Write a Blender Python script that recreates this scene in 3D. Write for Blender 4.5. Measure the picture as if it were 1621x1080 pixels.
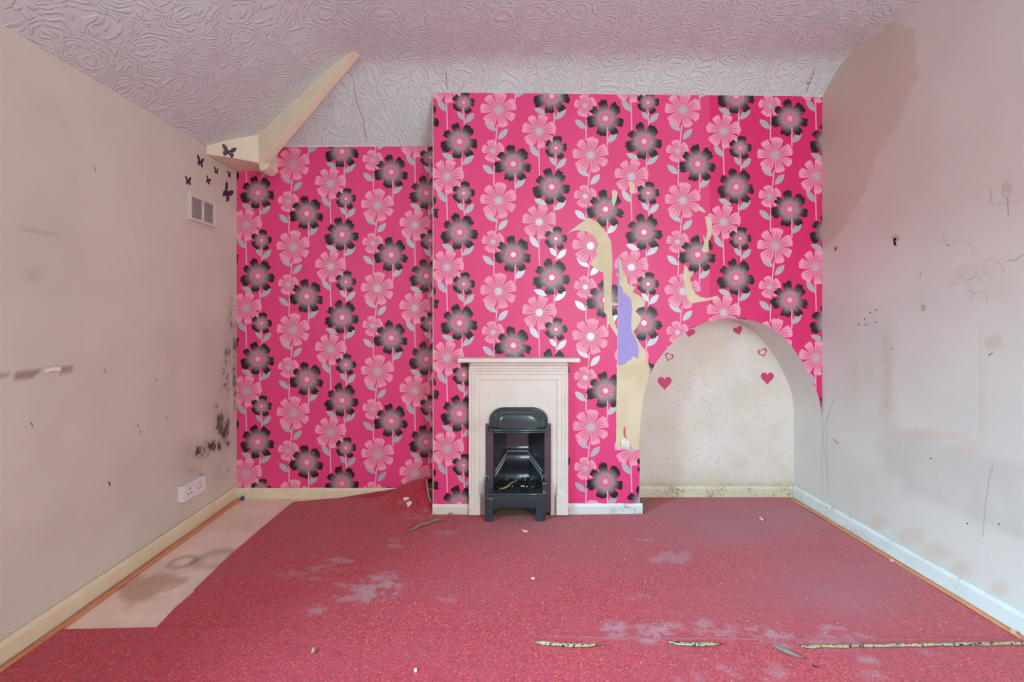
import bpy, bmesh, math, random
import numpy as np
from mathutils import Vector, noise as mnoise
from mathutils.geometry import delaunay_2d_cdt
random.seed(7)
rng = np.random.default_rng(7)
SC = bpy.context.scene
COL = SC.collection
for o in list(bpy.data.objects):
    bpy.data.objects.remove(o)

# ------------------------------------------------------------------ camera, light, exposure
F = 720.0; CX = 780.0; CY = 502.0; H = 1.138      # focal length in pixels, principal point, eye height
YF = 2.62; YB = 2.865                              # chimney breast face, alcove back wall
XL = -1.612; XR = 1.898                            # side walls
YR = -1.35                                         # wall behind the viewer
ZC = 2.54                                          # flat ceiling
cam = bpy.data.objects.new('camera', bpy.data.cameras.new('camera'))
COL.objects.link(cam)
cam.location = (0, 0, H); cam.rotation_euler = (math.pi/2, 0, 0)
cam.data.sensor_width = 36.0; cam.data.lens = F/1621*36.0
cam.data.shift_x = (810.5-CX)/1621; cam.data.shift_y = (CY-540.0)/1621
cam.data.clip_start = 0.02
SC.camera = cam

world = bpy.data.worlds.new('world'); SC.world = world; world.use_nodes = True
bg = world.node_tree.nodes['Background']
bg.inputs['Color'].default_value = (0.72, 0.86, 1.0, 1); bg.inputs['Strength'].default_value = 0.7

def area(name, loc, target, sx, sy, power, color, spread=180):
    l = bpy.data.lights.new(name, 'AREA'); l.shape = 'RECTANGLE'; l.size = sx; l.size_y = sy
    l.energy = power; l.color = color; l.spread = math.radians(spread)
    o = bpy.data.objects.new(name, l); COL.objects.link(o); o.location = loc
    d = Vector(target) - Vector(loc); o.rotation_euler = d.to_track_quat('-Z', 'Y').to_euler()
    return o
WY0, WY1, WZ0, WZ1 = -0.25, 1.05, 0.80, 1.95       # window in the left wall, beside the viewer
area('window_daylight', (XL-0.42, 0.40, 1.50), (1.3, 0.9, 0.6), 1.5, 1.5, 24, (0.58, 0.93, 1.0))
area('sky_patch', (XL-2.6, -0.1, 2.9), (XL, 0.40, 1.38), 2.6, 1.8, 640, (0.40, 0.83, 1.0))
area('rear_fill', (0.85, YR+0.02, 1.40), (-0.5, 3.0, 1.15), 1.9, 1.7, 78, (0.74, 0.97, 1.0))  # added fill lamp that evens out the room; the rear wall has no window
SC.view_settings.view_transform = 'Standard'
SC.view_settings.look = 'None'
SC.view_settings.gamma = 1.0
SC.view_settings.use_curve_mapping = False
SC.view_settings.exposure = 0.62
SC.cycles.use_denoising = True
SC.cycles.max_bounces = 12; SC.cycles.diffuse_bounces = 8; SC.cycles.glossy_bounces = 4
SC.cycles.sample_clamp_indirect = 6

# ------------------------------------------------------------------ helpers
def P(px, py, Y):  return Vector(((px-CX)/F*Y, Y, H+(CY-py)/F*Y))       # photo point on a plane parallel to the back wall
def PL(px, py):    Y = XL*F/(px-CX); return Vector((XL, Y, H+(CY-py)/F*Y))
def PR(px, py):    Y = XR*F/(px-CX); return Vector((XR, Y, H+(CY-py)/F*Y))
def PF(px, py, z=0.0): Y = (H-z)*F/(py-CY); return Vector(((px-CX)/F*Y, Y, z))
def s2l(c):
    return tuple(((v/255)/12.92 if v/255 <= .04045 else (((v/255)+.055)/1.055)**2.4) for v in c)

def obj(name, mesh, mat=None, parent=None, smooth=False):
    if isinstance(mesh, bmesh.types.BMesh):
        me = bpy.data.meshes.new(name); mesh.normal_update(); mesh.to_mesh(me); mesh.free()
    else: me = mesh
    o = bpy.data.objects.new(name, me); COL.objects.link(o)
    if mat and not me.materials: me.materials.append(mat)
    if parent: o.parent = parent
    if smooth:
        for p in me.polygons: p.use_smooth = True
    return o
def tag(o, label=None, cat=None, group=None, kind=None):
    if label: o['label'] = label
    if cat: o['category'] = cat
    if group: o['group'] = group
    if kind: o['kind'] = kind
    return o
def struct(o, label=None): return tag(o, label, None, None, 'structure')
def empty(name, loc):
    o = bpy.data.objects.new(name, None); COL.objects.link(o); o.location = loc; o.empty_display_size = .05
    return o
def part(name, bm, mat, parent, smooth=False):
    """geometry is written in world space; parents are unrotated empties, so shift it into their frame"""
    o = obj(name, bm, mat, None, smooth)
    off = Vector((0, 0, 0)); q = parent
    while q: off = off + q.location; q = q.parent
    o.data.transform(__import__('mathutils').Matrix.Translation(-off)); o.parent = parent
    return o
def box(bm, x0, x1, y0, y1, z0, z1):
    v = [bm.verts.new(c) for c in ((x0,y0,z0),(x1,y0,z0),(x1,y1,z0),(x0,y1,z0),(x0,y0,z1),(x1,y0,z1),(x1,y1,z1),(x0,y1,z1))]
    for f in ((3,2,1,0),(4,5,6,7),(0,1,5,4),(1,2,6,5),(2,3,7,6),(3,0,4,7)): bm.faces.new([v[i] for i in f])
    return v
def bevel(bm, w, seg=2, ang=35):
    bm.normal_update()
    es = [e for e in bm.edges if len(e.link_faces) == 2 and e.calc_face_angle(0) > math.radians(ang)]
    bmesh.ops.bevel(bm, geom=es, offset=w, segments=seg, affect='EDGES', profile=.5, clamp_overlap=True)
    return bm
def prism(bm, pts, off):
    """closed polygon (list of Vector) pushed along off"""
    off = Vector(off); n = len(pts)
    a = [bm.verts.new(p) for p in pts]; b = [bm.verts.new(Vector(p)+off) for p in pts]
    fs = [bm.faces.new(a), bm.faces.new(b[::-1])]
    for i in range(n): fs.append(bm.faces.new((a[i], b[i], b[(i+1) % n], a[(i+1) % n])))
    bmesh.ops.recalc_face_normals(bm, faces=fs)
def tube(bm, pts, r, seg=8, flat=1.0, up=(0,0,1)):
    pts = [Vector(p) for p in pts]; rings = []; n = len(pts)
    for i, p in enumerate(pts):
        t = (pts[min(i+1, n-1)]-pts[max(i-1, 0)]).normalized(); u = Vector(up)
        s = t.cross(u)
        if s.length < 1e-4: s = t.cross(Vector((0,1,0)))
        s.normalize(); w = s.cross(t).normalized(); rr = r[i] if isinstance(r, (list, tuple)) else r
        rings.append([bm.verts.new(p + s*math.cos(2*math.pi*k/seg)*rr + w*math.sin(2*math.pi*k/seg)*rr*flat) for k in range(seg)])
    for i in range(n-1):
        for k in range(seg):
            bm.faces.new((rings[i][k], rings[i][(k+1) % seg], rings[i+1][(k+1) % seg], rings[i+1][k]))
    bm.faces.new(rings[0][::-1]); bm.faces.new(rings[-1])
    return bm
def inside(poly, x, y):
    c = False; j = len(poly)-1
    for i in range(len(poly)):
        xi, yi = poly[i]; xj, yj = poly[j]
        if (yi > y) != (yj > y) and x < (xj-xi)*(y-yi)/(yj-yi)+xi: c = not c
        j = i
    return c
def inside_np(poly, x, y):
    c = np.zeros(x.shape, bool); j = len(poly)-1
    for i in range(len(poly)):
        xi, yi = poly[i]; xj, yj = poly[j]
        if yi != yj:
            c ^= ((yi > y) != (yj > y)) & (x < (xj-xi)*(y-yi)/(yj-yi)+xi)
        j = i
    return c
def cut_sheet(outer, holes, extra=()):
    """2D triangles of outer minus holes; extra = interior points"""
    vs = []; es = []
    for loop in [outer]+list(holes):
        b = len(vs); vs += [Vector((p[0], p[1])) for p in loop]
        es += [(b+i, b+(i+1) % len(loop)) for i in range(len(loop))]
    vs += [Vector((p[0], p[1])) for p in extra]
    V, E, T, *_ = delaunay_2d_cdt(vs, es, [], 0, 1e-6)
    keep = []
    for t in T:
        cx = sum(V[i].x for i in t)/len(t); cy = sum(V[i].y for i in t)/len(t)
        if inside(outer, cx, cy) and not any(inside(h, cx, cy) for h in holes): keep.append(t)
    return V, keep
def sheet_mesh(V, T, place, thick=None):
    """place(x, y) -> Vector; thick = offset vector of a closed rim"""
    bm = bmesh.new(); vm = {}
    for t in T:
        for i in t:
            if i not in vm: vm[i] = bm.verts.new(place(V[i].x, V[i].y))
    for t in T:
        try: bm.faces.new([vm[i] for i in t])
        except ValueError: pass
    if thick is not None:
        be = [e for e in bm.edges if len(e.link_faces) == 1]
        for e in be: e.smooth = False
        r = bmesh.ops.extrude_edge_only(bm, edges=be)
        for v in [g for g in r['geom'] if isinstance(g, bmesh.types.BMVert)]: v.co += Vector(thick)
    bmesh.ops.recalc_face_normals(bm, faces=bm.faces[:])
    return bm

# value noise in numpy, for stains with a shape of their own
def vnoise(x, y, seed=0):
    xi = np.floor(x).astype(np.int64); yi = np.floor(y).astype(np.int64); xf = x-xi; yf = y-yi
    def h(a, b):
        n = (a*374761393 + b*668265263 + seed*1442695041) & 0xffffffff
        n = ((n ^ (n >> 13))*1274126177) & 0xffffffff
        return ((n ^ (n >> 16)) & 0xffff)/65535.0
    u = xf*xf*(3-2*xf); v = yf*yf*(3-2*yf)
    return (h(xi,yi)*(1-u)+h(xi+1,yi)*u)*(1-v)+(h(xi,yi+1)*(1-u)+h(xi+1,yi+1)*u)*v
def fbm(x, y, seed=0, o=4):
    s = 0; a = .5; t = 0
    for i in range(o):
        s = s+a*vnoise(x*2**i, y*2**i, seed+i*17); t += a; a *= .55
    return s/t
def sstep(a, b, x): t = np.clip((x-a)/(b-a), 0, 1); return t*t*(3-2*t)
def seg_dist(x, y, pts):
    d = np.full(x.shape, 1e9)
    for (x0, y0), (x1, y1) in zip(pts[:-1], pts[1:]):
        l = (x1-x0)**2+(y1-y0)**2+1e-9; t = np.clip(((x-x0)*(x1-x0)+(y-y0)*(y1-y0))/l, 0, 1)
        d = np.minimum(d, np.hypot(x-x0-t*(x1-x0), y-y0-t*(y1-y0)))
    return d
def softpoly(poly, x, y, soft):
    d = seg_dist(x, y, list(poly)+[poly[0]]); s = np.where(inside_np(poly, x, y), d, -d)
    return sstep(-soft, soft, s)
def set_stain(me, arr):
    a = me.attributes.new('stain', 'FLOAT_COLOR', 'POINT')
    full = np.ones((len(me.vertices), 4), np.float32); full[:, :arr.shape[1]] = arr
    a.data.foreach_set('color', full.ravel())
def verts_np(me):
    a = np.empty(len(me.vertices)*3, np.float32); me.vertices.foreach_get('co', a); return a.reshape(-1, 3).astype(float)
def px_of(co):   # where a point of a wall falls on the survey photograph (used only to lay stains out on the wall)
    return CX+co[:,0]*F/np.maximum(co[:,1], .05), CY-(co[:,2]-H)*F/np.maximum(co[:,1], .05)
def grid(us, vs, fn):
    me = bpy.data.meshes.new('grid'); nu, nv = len(us), len(vs)
    pts = [fn(u, v) for v in vs for u in us]
    fc = [(j*nu+i, j*nu+i+1, (j+1)*nu+i+1, (j+1)*nu+i) for j in range(nv-1) for i in range(nu-1)]
    me.from_pydata(pts, [], fc); me.update(); return me

# ------------------------------------------------------------------ node helpers
class S:
    """a socket with arithmetic"""
    nt = None
    def __init__(s, k): s.k = k
    @staticmethod
    def op(o, *a):
        n = S.nt.nodes.new('ShaderNodeMath'); n.operation = o
        for i, v in enumerate(a):
            if isinstance(v, S): S.nt.links.new(v.k, n.inputs[i])
            else: n.inputs[i].default_value = float(v)
        return S(n.outputs[0])
    def __add__(a, b): return S.op('ADD', a, b)
    __radd__ = __add__
    def __sub__(a, b): return S.op('SUBTRACT', a, b)
    def __rsub__(a, b): return S.op('SUBTRACT', b, a)
    def __mul__(a, b): return S.op('MULTIPLY', a, b)
    __rmul__ = __mul__
    def __truediv__(a, b): return S.op('DIVIDE', a, b)
    def __rtruediv__(a, b): return S.op('DIVIDE', b, a)
    def __lt__(a, b): return S.op('LESS_THAN', a, b)
    def __gt__(a, b): return S.op('GREATER_THAN', a, b)
def ma(a, b, c): return S.op('MULTIPLY_ADD', a, b, c)
def smin(a, b): return S.op('MINIMUM', a, b)
def smax(a, b): return S.op('MAXIMUM', a, b)
def sabs(a): return S.op('ABSOLUTE', a)
def spow(a, b): return S.op('POWER', a, b)
def sat(a): return smin(smax(a, 0.0), 1.0)
def ramp01(a, lo, hi):
    n = S.nt.nodes.new('ShaderNodeMapRange'); n.interpolation_type = 'SMOOTHSTEP'
    S.nt.links.new(a.k, n.inputs['Value']); n.inputs['From Min'].default_value = lo; n.inputs['From Max'].default_value = hi
    return S(n.outputs['Result'])
def mixc(f, a, b):
    n = S.nt.nodes.new('ShaderNodeMix'); n.data_type = 'RGBA'; n.clamp_factor = True
    for v, i in ((f, 0), (a, 6), (b, 7)):
        if isinstance(v, S): S.nt.links.new(v.k, n.inputs[i])
        elif isinstance(v, (int, float)): n.inputs[i].default_value = v
        else: n.inputs[i].default_value = (*v[:3], 1)
    return S(n.outputs[2])
def tex(kind, vec, out=0, **kw):
    n = S.nt.nodes.new(kind)
    for k, v in kw.items():
        if k in n.inputs.keys():
            if isinstance(v, S): S.nt.links.new(v.k, n.inputs[k])
            else: n.inputs[k].default_value = v
        else: setattr(n, k, v)
    if vec is not None: S.nt.links.new(vec.k, n.inputs['Vector'])
    return S(n.outputs[out])
def noise_(vec, scale, detail=3, rough=.55, dist=0): return tex('ShaderNodeTexNoise', vec, 0, Scale=scale, Detail=detail, Roughness=rough, Distortion=dist)
def position():
    return S(S.nt.nodes.new('ShaderNodeNewGeometry').outputs['Position'])
def split(v):
    n = S.nt.nodes.new('ShaderNodeSeparateXYZ'); S.nt.links.new(v.k, n.inputs[0]); return [S(o) for o in n.outputs]
def combine(*a):
    n = S.nt.nodes.new('ShaderNodeCombineXYZ')
    for i, v in enumerate(a):
        if isinstance(v, S): S.nt.links.new(v.k, n.inputs[i])
        else: n.inputs[i].default_value = v
    return S(n.outputs[0])
def attr(name):
    n = S.nt.nodes.new('ShaderNodeAttribute'); n.attribute_name = name; c = S.nt.nodes.new('ShaderNodeSeparateColor')
    S.nt.links.new(n.outputs['Color'], c.inputs[0]); return [S(o) for o in c.outputs]
def start(name):
    m = bpy.data.materials.new(name); m.use_nodes = True; S.nt = m.node_tree
    return m, S.nt.nodes['Principled BSDF']
def put(b, name, v):
    if isinstance(v, S): S.nt.links.new(v.k, b.inputs[name])
    elif isinstance(v, (int, float)): b.inputs[name].default_value = v
    else: b.inputs[name].default_value = (*v[:3], 1)
def bump(b, h, strength=.3, dist=.002):
    n = S.nt.nodes.new('ShaderNodeBump'); n.inputs['Strength'].default_value = strength; n.inputs['Distance'].default_value = dist
    S.nt.links.new(h.k, n.inputs['Height']); S.nt.links.new(n.outputs[0], b.inputs['Normal'])
def plain(name, rgb, rough=.6, var=.12, scale=14, metal=0, bmp=.15, spec=None, coat=0):
    m, b = start(name); p = position(); c = s2l(rgb)
    n = noise_(p, scale, 4); put(b, 'Base Color', mixc(n, [v*(1-var) for v in c], [min(1, v*(1+var)) for v in c]))
    put(b, 'Roughness', rough); put(b, 'Metallic', metal); put(b, 'Coat Weight', coat)
    if spec is not None: put(b, 'Specular IOR Level', spec)
    if bmp: bump(b, noise_(p, scale*9, 3), bmp, .001)
    return m

# ------------------------------------------------------------------ materials
WALL = (222, 208, 196)
def wall_material(name, base, c_r, c_g, c_b, bscale=260, mould=False, speck=False):
    """painted plaster; the stain attribute lays three kinds of stain over it"""
    m, b = start(name); p = position()
    n1 = noise_(p, 2.2, 4); n2 = noise_(p, 30, 4)
    c = mixc(ramp01(n1, .35, .7), s2l(base), [v*.93 for v in s2l(base)])
    c = mixc(ramp01(n2, .55, .8)*.25, c, [v*.82 for v in s2l(base)])
    r, g, bl = attr('stain')
    if mould: g = ramp01(ma(noise_(p, 42, 5, .7)-.5, 1.1, g), .12, 1.0)*ramp01(g, .0, .15)
    if speck: g = g*ramp01(noise_(p, 130, 2, .6), .60, .70)
    c = mixc(r, c, s2l(c_r)); c = mixc(g, c, s2l(c_g)); c = mixc(bl, c, s2l(c_b))
    put(b, 'Base Color', c); put(b, 'Roughness', .72)
    bump(b, ma(noise_(p, bscale, 2), .4, noise_(p, 9, 3)), .25, .003)
    return m
M_left = wall_material('painted_wall_left', (216, 206, 193), (136, 108, 90), (50, 36, 29), (198, 186, 172), mould=True)
M_right = wall_material('painted_wall_right', (222, 214, 207), (200, 180, 154), (182, 172, 164), (214, 184, 168))
M_niche = wall_material('painted_niche', (236, 225, 218), (178, 150, 110), (136, 124, 104), (218, 206, 180), speck=True)
M_plaster = wall_material('bare_plaster', (226, 206, 172), (178, 150, 110), (150, 140, 120), (235, 220, 190))
M_rear = plain('painted_wall_rear', WALL, .75, .05, 3)

def ceiling_material():
    m, b = start('embossed_ceiling_paper'); p = position()
    w = tex('ShaderNodeTexNoise', p, 1, Scale=9.0, Detail=2.0)
    n = S.nt.nodes.new('ShaderNodeVectorMath'); n.operation = 'MULTIPLY_ADD'
    S.nt.links.new(w.k, n.inputs[0]); n.inputs[1].default_value = (.09, .09, .09); S.nt.links.new(p.k, n.inputs[2]); q = S(n.outputs[0])
    x, y, z = split(q); v2 = combine(x, y, 0.0)
    d = tex('ShaderNodeTexVoronoi', v2, 0, Scale=6.2, Randomness=.85)
    rings = S.op('SINE', d*66.0)
    st = S.op('SINE', ma(noise_(v2, 6, 2, .5, .6), 70.0, 0.0))
    h = ramp01(ma(rings, .7, st*.5), .0, .9)
    c = s2l((214, 231, 229)); pn = noise_(p, 3, 3)
    put(b, 'Base Color', mixc(pn, c, [v*.93 for v in s2l((220, 222, 226))])); put(b, 'Roughness', .6)
    bump(b, h, .75, .0045)
    return m
M_ceil = ceiling_material()

def wallpaper_material():
    m, b = start('floral_wallpaper'); uv = S(S.nt.nodes.new('ShaderNodeUVMap').outputs[0])
    px, py, _ = split(uv)
    A, T = 146.0, 143.7
    def local(cx, cy):
        dx = px-cx; k = S.op('ROUND', dx/A)
        return ma(k, -A, dx), S.op('WRAP', ma(k, -T/2, py-cy), T/2, -T/2)
    def nearest(els):
        best = None
        for cx, cy, r, n, ph in els:
            dx, dy = local(cx, cy); dx = dx*(1/r); dy = dy*(1/r); q = ma(dx, dx, dy*dy)
            if best is None: best, X, Y, N, PH, R = q, dx, dy, S.op('ADD', n, 0), S.op('ADD', math.radians(ph), 0), S.op('ADD', r, 0)
            else:
                s = q < best
                X = ma(s, dx-X, X); Y = ma(s, dy-Y, Y); N = ma(s, n-N, N); PH = ma(s, math.radians(ph)-PH, PH); R = ma(s, r-R, R)
                best = smin(best, q)
        r = S.op('SQRT', best); a = S.op('ARCTAN2', Y, X)-PH; a = a + S.op('SINE', ma(a, 2.0, PH*3.0))*.13
        half = math.pi/N
        sec = S.op('WRAP', a, half, half*-1.0); t = sabs(sec)/half      # 0 petal axis, 1 between petals
        return r, t, a, N, R
    wob = noise_(uv, .16, 2); wob2 = noise_(uv, .55, 1)
    # pink daisies
    r, t, a, N, R = nearest([(-20, 55.5, 27.5, 7, 240), (61.5, 93.5, 29, 7, 283), (53, 15, 18, 5, 261)])
    edge = ma(wob-.5, .16, ma(wob2-.5, .12, 1.0)) - .10*t*t - .52*ramp01(t, .66, 1.0)
    pinkm = ramp01(edge-r, -.015, .03)
    vein = smax(ramp01(sabs(ma(r, -.35, t)-.22), .085, .03), ramp01(t, .09, .03))*ramp01(r, .26, .34)*ramp01(r, .84, .66)
    vein = smax(vein, ramp01(t, .84, .95)*ramp01(r, .98, .8))
    pc = mixc(ramp01(r, .3, .95), s2l((240, 138, 168)), s2l((250, 160, 186)))
    pc = mixc(vein*.85, pc, s2l((206, 62, 116)))
    ring = ramp01(r, .38, .28); spk = ramp01(S.op('SINE', a*34.0), -.2, .5)
    pc = mixc(ring*spk*.75, pc, s2l((225, 150, 180)))
    pc = mixc(ramp01(r, .22, .18), pc, s2l((205, 190, 200)))
    pcen = ramp01(r, .23, .19)*pinkm
    # dark flowers
    r2, t2, a2, N2, R2 = nearest([(0, 0, 29.5, 7, 259), (85, 35.5, 29.5, 7, 265), (6.5, 82, 18.5, 5, 282)])
    e2 = ma(S.op('SINE', ma(a2, 3.0, .7)), .05, ma(wob-.5, .34, ma(wob2-.5, .10, .99))) - .08*t2*t2 - .42*ramp01(t2, .52, 1.0)
    blackm = ramp01(e2-r2, -.015, .03)
    bc = mixc(ramp01(ma(wob-.5, .3, r2), .26, .84), s2l((172, 152, 154)), s2l((36, 7, 18)))
    bv = ramp01(S.op('SINE', a2*N2*5.0), .55, .95)*ramp01(r2, .9, .4)*.28
    bc = mixc(bv, bc, s2l((205, 180, 188)))
    jag = ma(S.op('SINE', a2*23.0), .05, r2)
    bc = mixc(ramp01(jag, .37, .31), bc, s2l((238, 120, 160)))
    bc = mixc(ramp01(jag, .37, .31)*ramp01(S.op('SINE', a2*31.0), .2, .8)*ramp01(r2, .1, .2), bc, s2l((190, 80, 120)))
    bc = mixc(ramp01(r2, .16, .11), bc, s2l((225, 205, 212)))
    # leaves
    L = None
    for cx, cy, l, w, ang in ((-18, 23.8, 11, 4.4, 23), (13.7, 29, 12, 4.9, -40.6), (-28.2, 86.8, 11.8, 4.7, 53), (2, 103, 8.7, 3.8, 52), (15.8, 106.5, 10.7, 4.5, -46),
                              (45, 44.5, 11.3, 4.8, 42.5), (96, 65.7, 11.2, 4.9, -46.6), (49, 120, 11.8, 4.5, 36.5), (68.7, 132, 11.2, 4.7, -48)):
        dx, dy = local(cx, cy); c, s = math.cos(math.radians(ang)), math.sin(math.radians(ang))
        u = ma(dx, c/l, dy*(s/l)); v = sabs(ma(dx, -s/w, dy*(c/w)))
        q = ma(u, u, v); L = q if L is None else smin(L, q)
    leafm = ramp01(L, 1.08, .98)
    # stems
    St = None
    for x0, y0, x1, y1 in ((3.5, 16, 4, 61), (-20.6, 78, -19.4, 128), (6.3, 89, 7.7, 123), (55, 27, 54, 70), (88, 51, 88, 79), (60, 118, 56, 156)):
        dx, dy = local((x0+x1)/2, (y0+y1)/2)
        q = smax(sabs(ma(dy, -(x1-x0)/(y1-y0), dx)), (sabs(dy)-(y1-y0)/2)); St = q if St is None else smin(St, q)
    stemm = ramp01(St, 1.15, .7)
    base = mixc(noise_(uv, .02, 2), s2l((236, 60, 126)), s2l((231, 64, 130)))
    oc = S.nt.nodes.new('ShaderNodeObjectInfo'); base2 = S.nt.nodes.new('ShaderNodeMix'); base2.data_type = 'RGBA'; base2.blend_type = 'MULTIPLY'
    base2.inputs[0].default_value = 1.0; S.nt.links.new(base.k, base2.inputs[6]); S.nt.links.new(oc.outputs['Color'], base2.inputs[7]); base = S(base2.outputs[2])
    col = mixc(stemm, base, s2l((238, 178, 204)))
    col = mixc(leafm, col, s2l((196, 192, 200)))
    col = mixc(pinkm, col, pc); col = mixc(blackm, col, bc)
    put(b, 'Base Color', col)
    shine = smax(smax(leafm*(1.0-pinkm)*(1.0-blackm), pcen), ramp01(r2, .18, .12))
    put(b, 'Metallic', shine*.35); put(b, 'Roughness', ma(shine, -.06, .46)); put(b, 'Specular IOR Level', .52)
    return m
M_paper = wallpaper_material()
M_lilac = plain('lilac_paper', (172, 158, 222), .7, .06, 20)
M_backing = plain('paper_backing', (236, 228, 222), .8, .05, 20)

def carpet_material():
    m, b = start('red_fleck_carpet'); p = position()
    c1 = tex('ShaderNodeTexVoronoi', p, 1, Scale=210.0); r, g, bl = split(c1)
    big = noise_(p, 2.6, 4); mid = noise_(p, 22, 4, .65)
    c = mixc(ramp01(r, .1, .9), s2l((166, 34, 50)), s2l((206, 60, 78)))
    c = mixc(ramp01(g, .90, .97)*.65, c, s2l((222, 128, 96)))
    c = mixc(ramp01(bl, .86, .95)*.6, c, s2l((92, 22, 52)))
    c = mixc(ramp01(mid, .42, .72)*.45, c, s2l((180, 62, 84)))
    c = mixc(ramp01(big, .35, .7)*.35, c, s2l((176, 58, 80)))
    st = attr('stain')
    fib = ramp01(noise_(p, 160, 3, .7), .30, .62)
    c = mixc(st[0]*ma(fib, .75, .25), c, s2l((176, 148, 160)))
    c = mixc(st[1], c, s2l((132, 84, 44)))
    c = mixc(st[2]*ma(fib, .3, .7), c, s2l((164, 96, 108)))
    put(b, 'Base Color', c); put(b, 'Roughness', .95); put(b, 'Specular IOR Level', .15); put(b, 'Sheen Weight', .25); put(b, 'Sheen Roughness', .5)
    bump(b, ma(noise_(p, 300, 2), .8, mid), .5, .004)
    return m
M_carpet = carpet_material()
M_carpet_back = plain('carpet_backing', (222, 196, 186), .9, .1, 60)

def floor_material():
    m, b = start('bare_floor_lining'); p = position()
    n = noise_(p, 5, 5, .6); n2 = noise_(p, 1.7, 5, .65, .6); n3 = noise_(p, 40, 3)
    c = mixc(ramp01(n, .3, .7), s2l((246, 222, 204)), s2l((228, 204, 186)))
    c = mixc(ramp01(n2, .55, .72)*.6, c, s2l((200, 156, 118)))
    c = mixc(ramp01(n3, .55, .8)*.35, c, s2l((206, 196, 190)))
    r, g, bl = attr('stain')
    c = mixc(r, c, s2l((112, 104, 92))); c = mixc(g, c, s2l((226, 220, 218))); c = mixc(bl, c, s2l((150, 100, 62)))
    put(b, 'Base Color', c); put(b, 'Roughness', .6); bump(b, n, .2, .004)
    return m
M_floor = floor_material()

def gloss_paint(name, rgb, dirt=(150, 128, 92), amount=.5, rough=.35, lo=.36, hi=.46):
    m, b = start(name); p = position(); c = s2l(rgb)
    n = noise_(p, 7, 5, .65); f = noise_(p, 60, 4, .7)
    r, g, bl = attr('stain') if False else (None, None, None)
    k = mixc(ramp01(n, .35, .75), c, [v*.9 for v in c])
    k = mixc(ramp01(f*n, lo, hi)*amount, k, s2l(dirt))
    put(b, 'Base Color', k); put(b, 'Roughness', ma(n, .3, rough-.1)); bump(b, n, .15, .003)
    return m
M_skirt = gloss_paint('skirting_paint_cream', (232, 216, 184))
M_skirtw = gloss_paint('skirting_paint_white', (226, 230, 228), (124, 116, 106), .6, .35, .31, .40)
M_skirtd = gloss_paint('skirting_paint_dirty', (222, 212, 186), (146, 122, 84), .8, .4, .24, .36)
M_surround = gloss_paint('fireplace_paint', (236, 224, 214), (196, 176, 146), .45, .45)
M_beam = gloss_paint('beam_paint', (236, 222, 196), (205, 186, 156), .3, .55)
M_iron = plain('black_enamelled_iron', (44, 62, 68), .26, .2, 30, 0, .06, .6, .6)
M_iron_frame = plain('worn_dark_iron', (88, 72, 84), .36, .2, 40, .2, .10, .7, .3)
M_iron_in = plain('blackened_fireback', (66, 70, 80), .30, .3, 30, .3, .12, .8, .4)
M_rim = plain('fireback_rim_iron', (120, 118, 120), .32, .2, 40, 0, .1, .6, .3)
M_ash = plain('coal_ash', (22, 22, 26), .8, .5, 80, 0, .5)
M_gripper = plain('gripper_rod_wood', (216, 136, 94), .7, .25, 30)
M_white = plain('white_plastic', (232, 226, 228), .35, .03, 8, 0, 0)
M_offw = plain('vent_plastic', (216, 206, 198), .45, .04, 8, 0, 0)
M_dark = plain('dark_recess', (20, 17, 17), .8, .2, 30)
M_butter_d = plain('butterfly_dark', (52, 12, 40), .5, .1, 50, 0, 0)
M_butter_p = plain('butterfly_purple', (104, 46, 96), .5, .25, 120, 0, 0)
M_heart = plain('heart_pink', (214, 66, 118), .5, .06, 30, 0, 0)
M_wood = plain('stained_board_end', (140, 86, 40), .7, .3, 24)
M_crumb = plain('plaster_crumb', (222, 200, 178), .85, .2, 90)
M_leaf = plain('dry_leaf', (156, 128, 92), .8, .3, 60)
M_pencil = plain('pencil_line', (194, 182, 174), .8, .1, 80, 0, 0)
M_crayon = plain('red_crayon_line', (206, 172, 160), .8, .1, 80, 0, 0)
M_chip = plain('plaster_chip', (206, 176, 148), .85, .1, 60)
M_crack = plain('crack_line', (150, 140, 140), .8, .2, 60, 0, 0)
M_blue = plain('blue_plastic', (28, 70, 130), .35, .1, 30, 0, 0)
M_upvc = plain('window_frame_white', (235, 235, 235), .4, .03, 8, 0, 0)
def edging_material():
    m, b = start('worn_edging_strip'); p = position(); x, y, z = split(p)
    n = tex('ShaderNodeTexVoronoi', combine(x*130.0, y*260.0, 0.0), 1, Scale=1.0); r, g, bl = split(n)
    c = mixc(ramp01(r, .3, .7), s2l((190, 178, 140)), s2l((146, 148, 130)))
    c = mixc(ramp01(g, .72, .8), c, s2l((44, 50, 44))); c = mixc(ramp01(bl, .78, .84), c, s2l((196, 156, 92)))
    put(b, 'Base Color', c); put(b, 'Roughness', .6); return m
M_edging = edging_material()

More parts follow.
